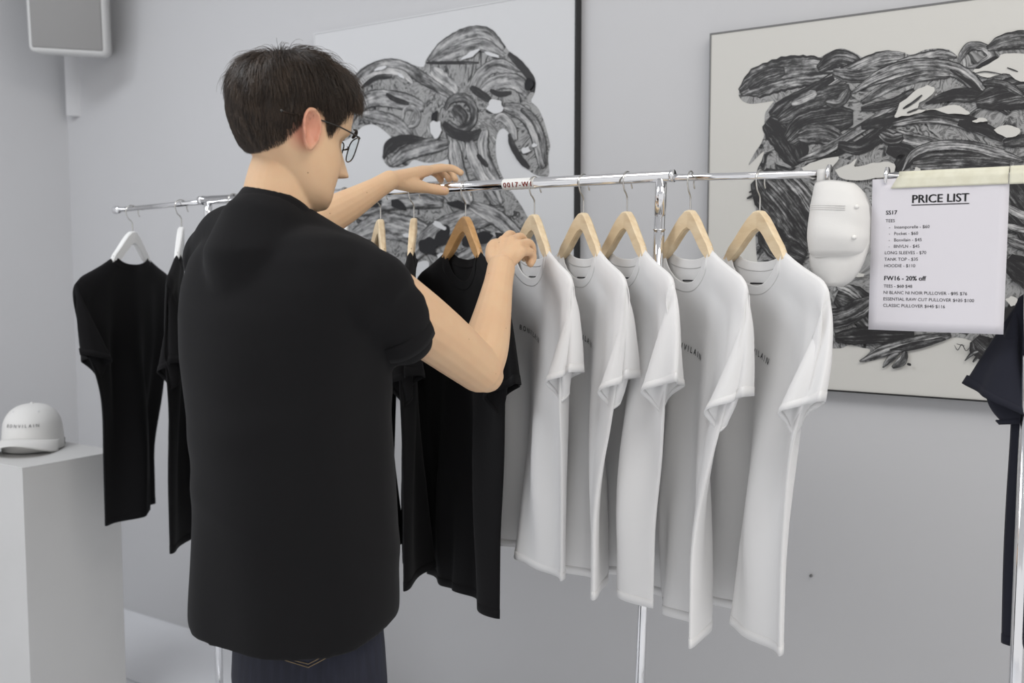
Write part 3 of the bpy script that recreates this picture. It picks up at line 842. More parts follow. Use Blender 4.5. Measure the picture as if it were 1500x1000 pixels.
PA = Painting((460, 49), 843, 1.02, .030, 'large abstract ink painting of rounded marbled grey lobes', M['canvas_a'], M['frame'], M['canvas_a'], .028)
PA.sm = M['stroke_soft']
PA.poly([(500,170),(509,130),(522,108),(540,96),(562,88),(585,88),(604,95),(620,98),(624,88),(632,77),(650,62),(672,48),(695,40),(712,40),(730,54),(745,74),(760,88),(775,103),(784,122),(783,137),(778,148),(788,158),(797,178),(804,203),(806,215),(803,230),(804,257),(790,258),(775,250),(762,236),(752,215),(745,195),(737,188),(729,195),(726,215),(729,240),(738,262),(752,284),(766,305),(778,330),(787,358),(791,400),(780,440),(700,460),(600,450),(520,420),(500,350),(510,296),(560,280),(600,270),(655,262),(657,243),(656,233),(640,238),(622,238),(606,234),(598,242),(585,246),(570,244),(561,232),(568,222),(578,208),(570,198),(557,187),(545,182),(530,186),(515,200),(500,205)], M['wash_a'])
PA.strokes([
 ([(628,92),(650,70),(682,52),(712,52),(738,74)], 24, .10, .45),
 ([(634,90),(668,76),(705,66),(738,82)], 20, .12, .25),
 ([(624,92),(660,92),(702,92)], 5, -.35, .1),
 ([(632,104),(650,125),(668,140)], 34, .26, .25),
 ([(690,132),(706,108),(730,96),(758,106)], 22, .10, .3),
 ([(700,140),(725,122),(755,120),(775,138)], 24, .14, .3),
 ([(745,78),(765,98),(779,118),(780,135)], 12, -.38, .1),
 ([(718,132),(732,138),(750,136)], 8, -.35, .1),
 ([(690,128),(705,138),(720,148)], 12, -.32, .1),
 ([(511,140),(528,112),(560,96),(590,98),(625,118),(668,144)], 18, .02, .4),
 ([(520,134),(540,114),(566,104),(590,108),(606,122)], 10, .30, .5),
 ([(530,128),(552,114),(575,112)], 8, -.22, .2),
 ([(506,190),(520,160),(548,144),(590,148),(622,158)], 26, .13, .4),
 ([(530,168),(556,172),(580,180),(604,200)], 20, .10, .3),
 ([(566,138),(580,146),(600,152)], 8, -.3, .1),
 ([(590,176),(594,160),(606,158),(614,168),(610,182),(598,186)], 8, .12, .4),
 ([(562,232),(572,214),(596,204),(634,206)], [8,22,14,6], -.36, .1),
 ([(574,240),(596,224),(630,214),(658,210)], 24, .06, .3),
 ([(652,160),(662,146),(682,144),(694,160),(692,180),(672,190),(656,178)], 14, -.10, .35),
 ([(664,158),(676,168),(680,180)], 20, -.12, .1),
 ([(650,180),(664,194),(690,200),(706,192)], 16, -.36, .1),
 ([(664,205),(668,232),(676,262),(690,300)], 26, .20, .3),
 ([(688,208),(698,236),(714,268),(734,300)], 26, .22, .3),
 ([(712,190),(708,214),(716,244),(732,270)], 20, .22, .4),
 ([(726,176),(736,172),(750,186),(756,206)], 14, .20, .4),
 ([(738,156),(766,166),(786,196),(796,246)], 22, .12, .45),
 ([(764,160),(782,174),(794,200),(800,240)], 12, -.05, .3),
 ([(747,196),(752,214),(764,234),(776,246)], 10, -.34, .1),
 ([(700,226),(708,236),(716,244)], 8, -.34, .1),
 ([(520,310),(560,296),(610,290),(650,296)], 30, .06, .3),
 ([(520,345),(560,330),(600,336),(640,350)], 40, .12, .2),
 ([(600,380),(640,340),(690,320),(740,310)], 34, .06, .25),
 ([(640,410),(690,380),(740,350),(775,350)], 36, .10, .25),
 ([(690,300),(730,320),(760,350),(780,390)], 26, .16, .35),
])
PA.blobs([(740,350,16,9,.3),(700,350,22,10,-.2),(630,360,14,12,0),(585,300,12,7,.6),(650,345,9,14,.4),(760,365,14,8,1),(545,300,16,5,-.2),(672,300,16,6,.2),(776,124,6,9,.2),(638,172,5,10,.3)], M['ink'], 'ink_blot', 3)
PA.blobs([(727,156,12,9,.2),(640,190,9,13,.1),(692,80,14,3.5,-.5),(722,80,12,2.5,.3),(772,220,7,4.5,-.2),(784,213,4,3,0),(645,330,10,4,.5),(560,100,10,2.5,-.3),(650,375,8,4,.2),(590,112,6,2,.6),(600,345,7,3,.2),(618,395,10,16,.4)], M['canvas_a'], 'bare_canvas', 5)

PB = Painting((1040, 49), 1790, 1.118, .030, 'wide abstract painting of sweeping black brush strokes, behind the price list', M['canvas_b'], M['frame'], M['frame_grey'], .028)
PB.poly([(1082,140),(1084,130),(1095,115),(1110,104),(1128,94),(1150,87),(1180,85),(1200,84),(1215,76),(1230,71),(1242,73),(1255,79),(1265,84),(1280,79),(1300,75),(1315,75),(1325,78),(1337,80),(1355,73),(1375,71),(1390,73),(1400,80),(1404,85),(1411,80),(1414,70),(1425,62),(1437,62),(1448,66),(1470,55),(1490,51),(1540,48),(1640,60),(1720,120),(1720,400),(1620,520),(1520,525),(1470,518),(1455,510),(1432,512),(1425,500),(1400,494),(1380,500),(1350,510),(1325,515),(1290,525),(1262,530),(1275,513),(1262,509),(1245,505),(1230,510),(1200,505),(1150,470),(1118,420),(1108,370),(1107,320),(1108,300),(1110,270),(1109,250),(1116,234),(1118,222),(1097,242),(1105,225),(1115,210),(1120,195),(1120,180),(1121,166),(1128,155),(1133,148),(1120,150),(1100,152),(1088,148)], M['wash_a'], smooth=4)
PB.strokes([
 ([(1084,136),(1108,122),(1150,108),(1190,104),(1228,104)], [26,48,52,44,30], .10, .5),
 ([(1096,128),(1120,112),(1150,104)], 22, -.06, .1),
 ([(1198,102),(1228,86),(1266,96)], [22,28,18], -.05, .5),
 ([(1176,152),(1212,124),(1250,104),(1290,88),(1326,84)], 26, .17, .4),
 ([(1220,106),(1256,112),(1290,104)], 20, .04, .3),
 ([(1292,104),(1334,90),(1376,80),(1402,84)], [12,18,16,8], .20, .5),
 ([(1128,168),(1148,152),(1184,134),(1222,114)], 16, -.20, .3),
 ([(1124,176),(1142,190),(1160,214),(1172,240)], 46, -.22, .2),
 ([(1140,176),(1174,156),(1214,144),(1246,132)], 36, -.06, .3),
 ([(1160,152),(1182,142),(1196,136)], 14, .30, .2),
 ([(1154,206),(1180,184),(1216,176),(1250,172)], 42, -.12, .2),
 ([(1170,200),(1200,196),(1232,204)], 30, .02, .2),
 ([(1210,150),(1230,150),(1244,130)], 16, .05, .4),
 ([(1248,136),(1290,112),(1338,98),(1390,100),(1420,116),(1448,146),(1480,166)], [10,26,26,22,20,18,14], .20, .5),
 ([(1262,150),(1300,128),(1350,112),(1392,110)], 16, .08, .3),
 ([(1392,102),(1424,124),(1450,150),(1476,168)], 6, -.30, .1),
 ([(1404,94),(1410,80),(1422,68),(1442,70),(1452,82),(1436,94),(1416,100)], [6,12,14,12,12,10,6], .16, .5),
 ([(1430,100),(1452,88),(1462,84)], 6, -.30, .1),
 ([(1446,72),(1470,62),(1500,58),(1545,60)], [16,24,28,30], .04, .4),
 ([(1168,236),(1206,222),(1250,196),(1296,166),(1330,140)], [6,16,16,14,10], .16, .4),
 ([(1180,242),(1222,228),(1262,206),(1312,172)], 7, -.34, .1),
 ([(1228,212),(1262,216),(1294,194),(1322,164)], 20, -.22, .2),
 ([(1262,160),(1310,150),(1340,132)], 14, -.08, .3),
 ([(1262,186),(1318,172),(1382,172),(1446,184)], 20, -.20, .3),
 ([(1308,182),(1360,174),(1412,182),(1474,206)], 14, .10, .4),
 ([(1298,190),(1330,204),(1384,212)], [10,24,14], .20, .4),
 ([(1356,152),(1394,140),(1440,140)], [6,18,26], -.18, .3),
 ([(1430,150),(1478,138),(1540,128)], [30,48,56], -.12, .3),
 ([(1440,122),(1470,124),(1500,140)], 12, -.05, .3),
 ([(1404,180),(1440,188),(1470,204)], 16, -.24, .2),
 ([(1300,218),(1330,226),(1312,250)], 24, -.30, .2),
 ([(1338,240),(1400,236),(1480,240)], 30, -.04, .2),
 ([(1322,252),(1338,226),(1370,214),(1420,214),(1468,226),(1500,236)], [6,12,16,16,14,10], .22, .5),
 ([(1470,210),(1500,206),(1550,206)], 18, -.14, .3),
 ([(1290,196),(1306,204),(1324,200)], 18, -.02, .4),
 ([(1112,258),(1150,300),(1190,360)], 66, -.06, .2),
 ([(1146,250),(1176,280),(1200,320)], 20, .10, .2),
 ([(1095,291),(1112,282)], 4, -.2, .1), ([(1098,282),(1112,276)], 3, -.2, .1), ([(1120,330),(1140,360),(1180,380)], 40, -.10, .2),
 ([(1226,432),(1258,446),(1278,476)], 46, -.10, .2),
 ([(1226,418),(1244,424),(1262,438)], 14, .30, .3),
 ([(1200,470),(1240,462),(1280,440)], 30, -.04, .2),
 ([(1224,494),(1282,490),(1340,488)], 26, -.20, .2),
 ([(1260,529),(1298,512),(1346,500),(1394,490)], [6,18,20,12], .12, .5),
 ([(1304,512),(1340,506),(1386,496)], [4,12,6], -.12, .5),
 ([(1294,538),(1304,526),(1318,516)], [4,10,8], .04, .5), ([(1308,538),(1322,528),(1328,514)], [8,14,8], .06, .5),
 ([(1472,262),(1500,300),(1550,350)], 70, -.10, .2),
 ([(1470,300),(1500,316),(1550,330)], 12, .26, .3), ([(1474,330),(1500,336),(1550,336)], 10, .22, .3), ([(1474,350),(1506,362),(1550,370)], 14, .10, .3),
 ([(1476,380),(1520,410),(1560,430)], 40, -.20, .2), ([(1474,470),(1500,450),(1530,440)], 26, -.20, .2),
 ([(1428,496),(1446,512),(1470,506)], 34, -.16, .2), ([(1414,528),(1424,518),(1434,514)], [2,6,4], -.1, .4), ([(1446,534),(1450,522),(1446,512)], [5,10,6], -.04, .4), ([(1426,530),(1434,520)], 4, -.1, .3),
])
BC = M['canvas_b']
PB.poly([(1425,104),(1440,99),(1462,87),(1470,80),(1520,81),(1560,84),(1560,126),(1520,122),(1492,119),(1478,108),(1462,110),(1450,115),(1437,112)], BC, 'bare_canvas', 3, 1.0, 2)
PB.poly([(1176,246),(1195,237),(1225,230),(1229,234),(1215,250),(1190,262)], BC, 'bare_canvas', 3, 1.0, 3)
PB.poly([(1225,250),(1245,240),(1257,233),(1252,245),(1275,240),(1300,238),(1312,242),(1305,258),(1280,262),(1255,265),(1235,262)], BC, 'bare_canvas', 3, 1.0, 4)
PB.poly([(1311,170),(1320,152),(1345,132),(1365,126),(1368,138),(1345,155),(1355,161),(1395,155),(1415,160),(1420,168),(1395,168),(1370,161),(1340,167),(1315,172)], BC, 'bare_canvas', 3, 1.5, 5)
PB.poly([(1456,190),(1475,183),(1492,188),(1495,195),(1480,202),(1462,196)], BC, 'bare_canvas', 3, 1.0, 6)
PB.blobs([(1484,441,9,7,.3),(1494,462,8,9,0),(1440,176,8,3,0),(1432,178,6,2,0),(1258,402,10,3,.1),(1452,508,5,2,0),(1345,250,5,5,0)], BC, 'bare_canvas', 8)
PB.strokes([([(1430,108),(1446,106),(1470,110)], 2.2, -.1, .1), ([(1476,100),(1492,106)], 2, -.1, .1), ([(1324,160),(1340,150),(1352,140)], 4, -.15, .1), ([(1330,166),(1346,160)], 3, -.15, .1)], seed=7)
PB.strokes([([(1399,505),(1404,512),(1410,504),(1416,513),(1422,508)], 1.2, -.1, .0), ([(1402,503),(1414,506)], 1.0, -.1, 0), ([(1330,532),(1336,534)], 4, .05, .0)], name='signature', seed=9)
# ------------------------------------------------------------------ price list, tape, rod tag
def price_list():
    a = rail_at(1280, 263); o = Vector((a.x, a.y, R2E.z-.0045-.262))
    w, h = .216, .262
    r = setk(empty('price_list', o-FW*.0085, PHI), 'white printed price list sheet taped to the second rack', 'sign')
    nx, nz = 14, 16; V = []; F = []
    def bend(x, z): return -.0035*math.sin(math.pi*x/w)*(1-z/h)-.004*(1-z/h)**2*(x/w)
    for j in range(nz+1):
        for i in range(nx+1):
            x = w*i/nx; z = h*j/nz; V.append((x, bend(x, z), z))
    F = [(j*(nx+1)+i, j*(nx+1)+i+1, (j+1)*(nx+1)+i+1, (j+1)*(nx+1)+i) for j in range(nz) for i in range(nx)]
    p = mesh('sheet', V, F, M['paper'], r); t = p.modifiers.new('t', 'SOLIDIFY'); t.thickness = .0003; t.offset = 1; bake(p)
    def line(s, x, z, size, bold=False, align='LEFT', strike=None, under=False):
        tv, tf = text_geo(s, size, align, 1.0)
        parts = [(tv, tf)]
        if bold: parts += [([(q[0]+size*.035, q[1], 0) for q in tv], tf), ([(q[0]-size*.02, q[1]+size*.015, 0) for q in tv], tf)]
        xs = [q[0] for q in tv]
        if under: parts.append(([(min(xs)-.001, -size*.22, 0), (max(xs)+.001, -size*.22, 0), (max(xs)+.001, -size*.14, 0), (min(xs)-.001, -size*.14, 0)], [(0, 1, 2, 3)]))
        if strike:
            b0, _ = text_geo(s[:strike[0]]+'.', size); b1, _ = text_geo(s[:strike[1]], size)
            x0 = max(q[0] for q in b0); x1 = max(q[0] for q in b1)
            parts.append(([(x0, size*.30, 0), (x1+size*.15, size*.30, 0), (x1+size*.15, size*.36, 0), (x0, size*.36, 0)], [(0, 1, 2, 3)]))
        TV, TF = join(parts)
        TV, TF = subdivide_faces(TV, TF, .02)
        VV = [(x+q[0], bend(x+q[0], z+q[1])-.0007, z+q[1]) for q in TV]
        mesh('text_line', VV, TF, M['ink'], r, smooth=False)
    line('PRICE LIST', .111, .219, .0195, align='CENTER', under=True, bold=True)
    x = .024
    line('SS17', x, .2005, .0098, True)
    y = .1873
    line('TEES', x, y, .0076); y -= .0112
    for s in ('-   Intemporelle - $60', '-   Pocket - $60', '-   Bonvilain - $45', '-   BNVLN - $45'):
        line(s, x+.006, y, .0076); y -= .0110
    for s in ('LONG SLEEVES - $70', 'TANK TOP - $35', 'HOODIE - $110'):
        line(s, x, y, .0076); y -= .0112
    y -= .0115
    line('FW16 - 20% off', x, y, .0108, True); y -= .0125
    for s, st in (('TEES - $60 $48', (7, 10)), ('NI BLANC NI NOIR PULLOVER - $95 $76', (27, 30)), ('ESSENTIAL RAW CUT PULLOVER $125 $100', (27, 31)), ('CLASSIC PULLOVER $145 $116', (17, 21))):
        line(s, x, y, .0076, strike=st); y -= .0112
    return r
price_list()
def tape_strip(px0, px1, drop, label, m, slant=0.0, lift=0.0):
    a = rail_at(px0, 258); b = rail_at(px1, 250)
    L = (b-a).dot(RX); o = Vector((a.x, a.y, R2E.z))
    r = ER+.0006+lift
    prof = []
    for t in np.radians(np.linspace(60, 180, 10)): prof.append((r*math.cos(t), r*math.sin(t)))    # over the rod towards the viewer
    for k in range(1, 7): prof.append((-r-.0022-.001*k/6, -drop*k/6))
    V = []; n = len(prof); nx = 10
    for i in range(nx+1):
        for k, (y, z) in enumerate(prof):
            s = slant*max(0, -z/drop) if z < 0 else 0
            x = L*i/nx + (-s if i == 0 else 0)
            V.append((x, y+.0004*math.sin(i*2.1+k), z))
    F = [(i*n+k, (i+1)*n+k, (i+1)*n+k+1, i*n+k+1) for i in range(nx) for k in range(n-1)]
    ob = mesh('masking_tape', V, F, m, None, loc=o, rz=PHI); t = ob.modifiers.new('t', 'SOLIDIFY'); t.thickness = .0003; bake(ob)
    return setk(ob, label, 'tape')
tape_strip(1318, 1479, .0215, 'cream masking tape strip holding the price list to the rod', M['tape'], slant=.012)
tape_strip(1480, 1512, .022, 'short pale tape piece on the rod beside the cream strip', M['tape'], lift=.0006)

def rod_tag():
    a = rail_at(739, 267); b = rail_at(785, 262); a.z = b.z = RZ
    L = (b-a).dot(RX); r = setk(empty('tape_label', a, PHI), 'white tape label with red marker writing around the rail', 'label')
    V = []; n = 24; R = TR+.0005
    for x in (0, L*.33, L*.66, L):
        for k in range(n): V.append((x, R*math.cos(2*math.pi*k/n), R*math.sin(2*math.pi*k/n)))
    F = [(i*n+k, (i+1)*n+k, (i+1)*n+(k+1) % n, i*n+(k+1) % n) for i in range(3) for k in range(n)]
    mesh('tape', V, F, M['tape_white'], r)
    tv, tf = text_geo('0017-W1', .0150, 'LEFT', 1.25); xs = [q[0] for q in tv]; sc = (L*.88)/(max(xs)-min(xs))
    parts = [(tv, tf), ([(q[0]+.0006, q[1], 0) for q in tv], tf), ([(q[0]-.0004, q[1]+.0004, 0) for q in tv], tf)]
    # the writing stands on its head: turned half a circle
    TV, TF = join(parts); TV, TF = subdivide_faces(TV, TF, .003)
    out = []
    for x, y, _ in TV:
        # wrapped on the viewer's side of the tube, a little below its middle
        ang = math.pi+(.0045-y)/R*1.0+.25
        out.append((L*.06+(x-min(xs))*sc, (R+.0004)*math.cos(ang), (R+.0004)*math.sin(ang)))
    mesh('marker_writing', out, TF, M['red_ink'], r, smooth=False)
rod_tag()

# ------------------------------------------------------------------ caps
def cap_crown(n=40, m=14, rx=.088, ry=.100, hz=.100):
    V = []; F = []
    for j in range(m+1):
        t = j/m*math.pi/2; cz_ = math.sin(t)**.92; rr = math.cos(t)**.76
        for i in range(n):
            q = 2*math.pi*i/n; seam = 1-.006*abs(math.cos(3*q))**12
            V.append((rx*rr*math.cos(q)*seam, ry*rr*math.sin(q)*seam, hz*cz_-.038*(1-j/4 if j < 4 else 0)))
    for j in range(m):
        for i in range(n):
            F.append((j*n+i, j*n+(i+1) % n, (j+1)*n+(i+1) % n, (j+1)*n+i))
    F.append(tuple(m*n+i for i in range(n)))
    return V, F
def cap_brim(ry=.100, rx=.088, L=.080, drop=.012, n=28, m=8, arch=.040):
    V = []; F = []
    for j in range(m+1):
        s = j/m
        for i in range(n+1):
            a = math.radians(-90-78+156*i/n)
            x = rx*math.cos(a)*(1+.03*s); y = ry*math.sin(a)-L*s*max(0, -math.sin(a))**.6
            z = .004-drop*s*.4-arch*(x/rx)**2*(.35+.65*s)
            V.append((x, y, z))
    F = [(j*(n+1)+i, j*(n+1)+i+1, (j+1)*(n+1)+i+1, (j+1)*(n+1)+i) for j in range(m) for i in range(n)]
    return V, F
def solid(o, t, off=0.0, sub=0):
    if sub: s = o.modifiers.new('s', 'SUBSURF'); s.levels = s.render_levels = sub
    k = o.modifiers.new('t', 'SOLIDIFY'); k.thickness = t; k.offset = off; return bake(o)
# cap on the plinth
PX0 = atY(32, 685, 2.80); PZ = PX0.z
def plinth():
    w, d = .36, .315
    r = setk(empty('display_plinth', (PX0.x, PX0.y, 0), PHI), 'tall white painted display plinth under the white cap', 'plinth')
    mesh('column', *box(-w, 0, 0, d, 0, PZ-.004, .002), M['plinth'], r, smooth=False)
    mesh('top_panel', *box(-w, 0, 0, d, PZ-.0045, PZ, .0015), M['plinth'], r, smooth=False)
    return r
plinth()
def plinth_cap():
    c_ = atZ(49, 657, PZ); base = Vector((c_.x, c_.y, PZ+.042))
    r = setk(empty('baseball_cap', base, math.radians(7)), 'white baseball cap with small lettering resting on the plinth', 'cap')
    solid(mesh('crown', *cap_crown(), M['cap'], r), .002)
    solid(mesh('brim', *cap_brim(), M['cap'], r), .004)
    # top button, eyelets, strap
    mesh('top_button', *tube([(0, 0, .097), (0, 0, .1015)], [.006, .005], 14), M['cap'], r)
    for q in (-2.25, -.9, .6, 2.3):
        t = .95; rr = math.cos(t)**.76
        p = Vector((.088*rr*math.cos(q), .100*rr*math.sin(q), 1*.100*math.sin(t)**.92)); nn = Vector((p.x, p.y, p.z*.5)).normalized()
        mesh('eyelet', *tube([p-nn*.001, p+nn*.0012], [.0028, .0024], 10), M['canvas_a'], r)
    V = []; n = 16
    for i in range(n+1):
        a = math.radians(20+140*i/n)
        for z in (-.034, -.014): V.append((.0895*math.cos(a), .1015*math.sin(a), z))
    solid(setk(mesh('back_strap', V, [(2*i, 2*i+2, 2*i+3, 2*i+1) for i in range(n)], M['black'], r), 'dark strap'), .002)
    tv, tf = text_geo('BONVILAIN', .0135, 'CENTER', 1.65); tv, tf = subdivide_faces(tv, tf, .005)
    out = []
    for x, y, _ in tv:
        z = .040+y; t = math.asin(min(1, z/.100)**(1/.92)); rr = math.cos(t)**.76
        a = -math.pi/2+x/.088
        out.append((.088*rr*math.cos(a)*1.02, .100*rr*math.sin(a)*1.02-.001, z))
    mesh('front_lettering', out, tf, M['ink'], r, smooth=False)
plinth_cap()
# cap hanging from the rod by its strap
def hanging_cap():
    p, rr = rail_point(1206); p.z = R2E.z*0+_re.z
    r = setk(empty('baseball_cap', p, PHI), 'white baseball cap hung by its strap from the rod end', 'cap')
    # strap loop round the rod: width along x
    V = []; prof = []
    for t in np.radians(np.linspace(0, 180, 11)): prof.append((.0082*math.cos(t), .0082*math.sin(t)))
    prof = [(.0060, -.026), (.0082, -.010)]+prof+[(-.0082, -.010), (-.0070, -.026)]
    for x in (-.009, .009):
        for y, z in prof: V.append((x, y, z))
    n = len(prof)
    solid(mesh('strap', V, [(k, k+1, n+k+1, n+k) for k in range(n-1)], M['cap'], r), .0016)
    # soft crown lying on its side: outline left/right at each height, bulging towards the viewer and the wall
    ZS = [-.016, -.022, -.034, -.056, -.085, -.115, -.140, -.150]
    XL = [-.013, -.015, -.016, -.019, -.021, -.022, -.020, -.012]
    XR = [.054, .063, .073, .083, .0865, .086, .081, .067]
    TK = [.016, .024, .034, .045, .052, .054, .050, .036]
    n, m_ = 40, 30; V = []; F = []
    for j in range(m_+1):
        z = -.016-.134*j/m_; t = (z-ZS[0])/(ZS[-1]-ZS[0])
        zz = -np.array(ZS)
        l, r_, k_ = np.interp(-z, zz, XL), np.interp(-z, zz, XR), np.interp(-z, zz, TK)
        for i in range(n):
            a = 2*math.pi*i/n; c_ = math.cos(a); s_ = math.sin(a)
            x = (l+r_)/2+(r_-l)/2*math.copysign(abs(c_)**.6, c_); y = k_*math.copysign(abs(s_)**.9, s_)
            if s_ < 0:
                u = (x-l)/(r_-l)
                y += .006*math.exp(-((z+.074+.02*u)/.016)**2)*u+.002*math.exp(-((z+.138)/.008)**2)-.003*math.exp(-((z+.102)/.016)**2)*(1-u)
            V.append((x, y, z+.004*math.sin(5*(x+.02)/.1)*(1-t)))
    for j in range(m_):
        for i in range(n): F.append((j*n+i, (j+1)*n+i, (j+1)*n+(i+1) % n, j*n+(i+1) % n))
    F.append(tuple(range(n))[::-1]); F.append(tuple(m_*n+i for i in range(n)))
    mesh('crown', V, F, M['cap'], r)
    def face_y(x, z):
        zz = -np.array(ZS); l, r_, k_ = np.interp(-z, zz, XL), np.interp(-z, zz, XR), np.interp(-z, zz, TK)
        c_ = min(.999, abs((x-(l+r_)/2)/((r_-l)/2))**(1/.6)); u = (x-l)/(r_-l)
        y = -k_*math.sqrt(1-c_*c_)**.9
        return y+.006*math.exp(-((z+.074+.02*u)/.016)**2)*u+.002*math.exp(-((z+.138)/.008)**2)-.003*math.exp(-((z+.102)/.016)**2)*(1-u)
    for zc in (-.0585, -.062, -.0655):
        pts = [(x, face_y(x, zc-.05*(x-.02))-.0006, zc-.05*(x-.02)) for x in np.linspace(-.016, .052, 16)]
        mesh('seam', *tube(pts, [.0007]*len(pts), 6), M['cap'], r)
    for x, z in ((.070, -.062), (.069, -.115)):
        c_ = Vector((x, face_y(x, z), z)); mesh('eyelet', *tube([c_+Vector((0, .003, 0)), c_-Vector((0, .0015, 0))], [.0042, .0036], 14), M['tape_white'], r)
        mesh('eyelet_hole', *tube([c_, c_-Vector((0, .0022, 0))], [.0013, .0013], 8), M['frame_grey'], r)
    # brim hanging below the crown, its upper side towards the viewer
    nx, nz = 20, 10; V = []
    for j in range(nz+1):
        s = j/nz
        for i in range(nx+1):
            u = i/nx*2-1
            half = .052*math.sqrt(max(0, 1-(s*.97)**2.2))
            x = .034+half*u-.004*s
            z = -.122-.078*s+.012*u*(1-s)
            y = -.050*math.sqrt(max(0, 1-(.9*u)**2))*(1-.30*s)+.004+.016*(1-s)**3
            V.append((x, y, z))
    F = [(j*(nx+1)+i, (j+1)*(nx+1)+i, (j+1)*(nx+1)+i+1, j*(nx+1)+i+1) for j in range(nz) for i in range(nx)]
    solid(mesh('brim', V, F, M['cap'], r), .003)
hanging_cap()

# ------------------------------------------------------------------ navy tee on the second rack
def navy_tee():
    p = R2T+RX*.215
    lab = 'navy tee on the second rack at the picture-side post'
    make_hanger(Vector((p.x, p.y, R2T.z)), D(48), 'wood', 'wooden hanger carrying the navy tee on the second rack', TR, 0.0)
    make_tee(shape_tee(6, squeeze=1.0, fold=.008, flare=.20, sz=.87), Vector((p.x, p.y, R2T.z)), -D(48), M['tee_navy'], 'navy tee hanging from the second rack beside its post')
navy_tee()

# ------------------------------------------------------------------ wall speaker
def speaker():
    b0 = atY(47, 77, 3.75); b1 = atY(154, 82, 3.75)
    c_ = (b0+b1)/2; w = (b1-b0).length
    h, d = .52, .24
    tilt = math.radians(9)
    r = setk(empty('wall_speaker', c_, math.radians(17)), 'white wall speaker with grey grille mounted high in the corner', 'speaker')
    def T(V): return [(x, y*math.cos(tilt)-z*math.sin(tilt)*1.0, z*math.cos(tilt)+y*math.sin(tilt)) for x, y, z in V]
    V, F = box(-w/2, w/2, 0, d, 0, h, .022); mesh('cabinet', T(V), F, M['speaker'], r)
    V, F = box(-w/2+.012, w/2-.016, -.004, .01, .018, h-.016, .006); mesh('grille', T(V), F, M['grille'], r)
    back = Vector((CORNER.x, CORNER.y, c_.z+.25))-c_
    rot = Matrix.Rotation(math.radians(-17), 3, 'Z')
    e = rot@(back)
    mesh('bracket', *tube([(0, d*.9, .25), tuple(e)], [.02, .02], 10), M['speaker'], r)
    V, F = box(e.x-.035, e.x+.035, e.y-.03, e.y+.02, .14, .45); mesh('bracket_plate', V, F, M['speaker'], r, smooth=False)
    # added raised strip standing in for the lit gap between the speaker's shadows
    q = Vector((CORNER.x, CORNER.y, 0))-FW*.012+RX*.075
    o = mesh('shadow_gap_strip', *box(-.034, .034, -.006, .006, c_.z-.17, c_.z+.1, .003), M['wall'], None, loc=(q.x, q.y, 0), rz=math.radians(11))
    setk(o, 'added white strip imitating the lit gap between shadows under the speaker', 'shadow gap')
speaker()
# small dark mark on the wall below the picture
pm = on_wall(1188, 843, .002)
setk(mesh('wall_nail', *tube([pm, pm-FW*.004], [.004, .003], 10), M['frame_grey'], None), 'tiny grey nail head in the bare wall below the paintings', 'nail')
# ------------------------------------------------------------------ the person
HEAD = Vector((-.356, 1.615, 1.633))
HROT = Matrix.Rotation(math.radians(-50), 3, 'Z')@Matrix.Rotation(math.radians(-14), 3, 'X')
def hw(p): return HEAD+HROT@Vector(p)
EARW = hw((.085, -.012, 0))
def skin_mat():
    m = mat('skin', (.62, .40, .265), .5, spec=.35, sss=.12)
    nt = m.node_tree; b = nt.nodes['Principled BSDF']; N = nt.nodes.new; L = nt.links.new
    g = N('ShaderNodeNewGeometry')
    n1 = N('ShaderNodeTexNoise'); n1.inputs['Scale'].default_value = 28; n1.inputs['Detail'].default_value = 5; L(g.outputs['Position'], n1.inputs['Vector'])
    r1 = N('ShaderNodeValToRGB'); r1.color_ramp.elements[0].position = .35; r1.color_ramp.elements[1].position = .72
    r1.color_ramp.elements[0].color = (.70, .47, .285, 1); r1.color_ramp.elements[1].color = (.68, .435, .262, 1); L(n1.outputs['Fac'], r1.inputs[0])
    # redder ear
    d = N('ShaderNodeVectorMath'); d.operation = 'DISTANCE'; L(g.outputs['Position'], d.inputs[0]); d.inputs[1].default_value = EARW
    mr = N('ShaderNodeMapRange'); mr.inputs['From Min'].default_value = .022; mr.inputs['From Max'].default_value = .044; mr.inputs['To Min'].default_value = .75; mr.inputs['To Max'].default_value = 0; L(d.outputs['Value'], mr.inputs['Value'])
    m1 = N('ShaderNodeMixRGB'); L(mr.outputs[0], m1.inputs[0]); L(r1.outputs[0], m1.inputs[1]); m1.inputs[2].default_value = (.60, .24, .17, 1)
    # moles
    vo = N('ShaderNodeTexVoronoi'); vo.inputs['Scale'].default_value = 34; L(g.outputs['Position'], vo.inputs['Vector'])
    lt = N('ShaderNodeMath'); lt.operation = 'LESS_THAN'; L(vo.outputs['Distance'], lt.inputs[0]); lt.inputs[1].default_value = .045
    m2 = N('ShaderNodeMixRGB'); mm = N('ShaderNodeMath'); mm.operation = 'MULTIPLY'; mm.inputs[1].default_value = .65; L(lt.outputs[0], mm.inputs[0]); L(mm.outputs[0], m2.inputs[0]); L(m1.outputs[0], m2.inputs[1]); m2.inputs[2].default_value = (.16, .07, .035, 1)
    L(m2.outputs[0], b.inputs['Base Color'])
    nb = N('ShaderNodeTexNoise'); nb.inputs['Scale'].default_value = 350; L(g.outputs['Position'], nb.inputs['Vector'])
    bp = N('ShaderNodeBump'); bp.inputs['Strength'].default_value = .12; bp.inputs['Distance'].default_value = .001; L(nb.outputs['Fac'], bp.inputs['Height']); L(bp.outputs[0], b.inputs['Normal'])
    return m
M['skin'] = skin_mat()
HZ = [-.110,-.105,-.095,-.082,-.068,-.05,-.03,-.01,.01,.03,.05,.07,.09,.105,.115,.122]
HF = [.055,.076,.086,.088,.087,.088,.087,.085,.084,.092,.095,.092,.078,.058,.036,.004]
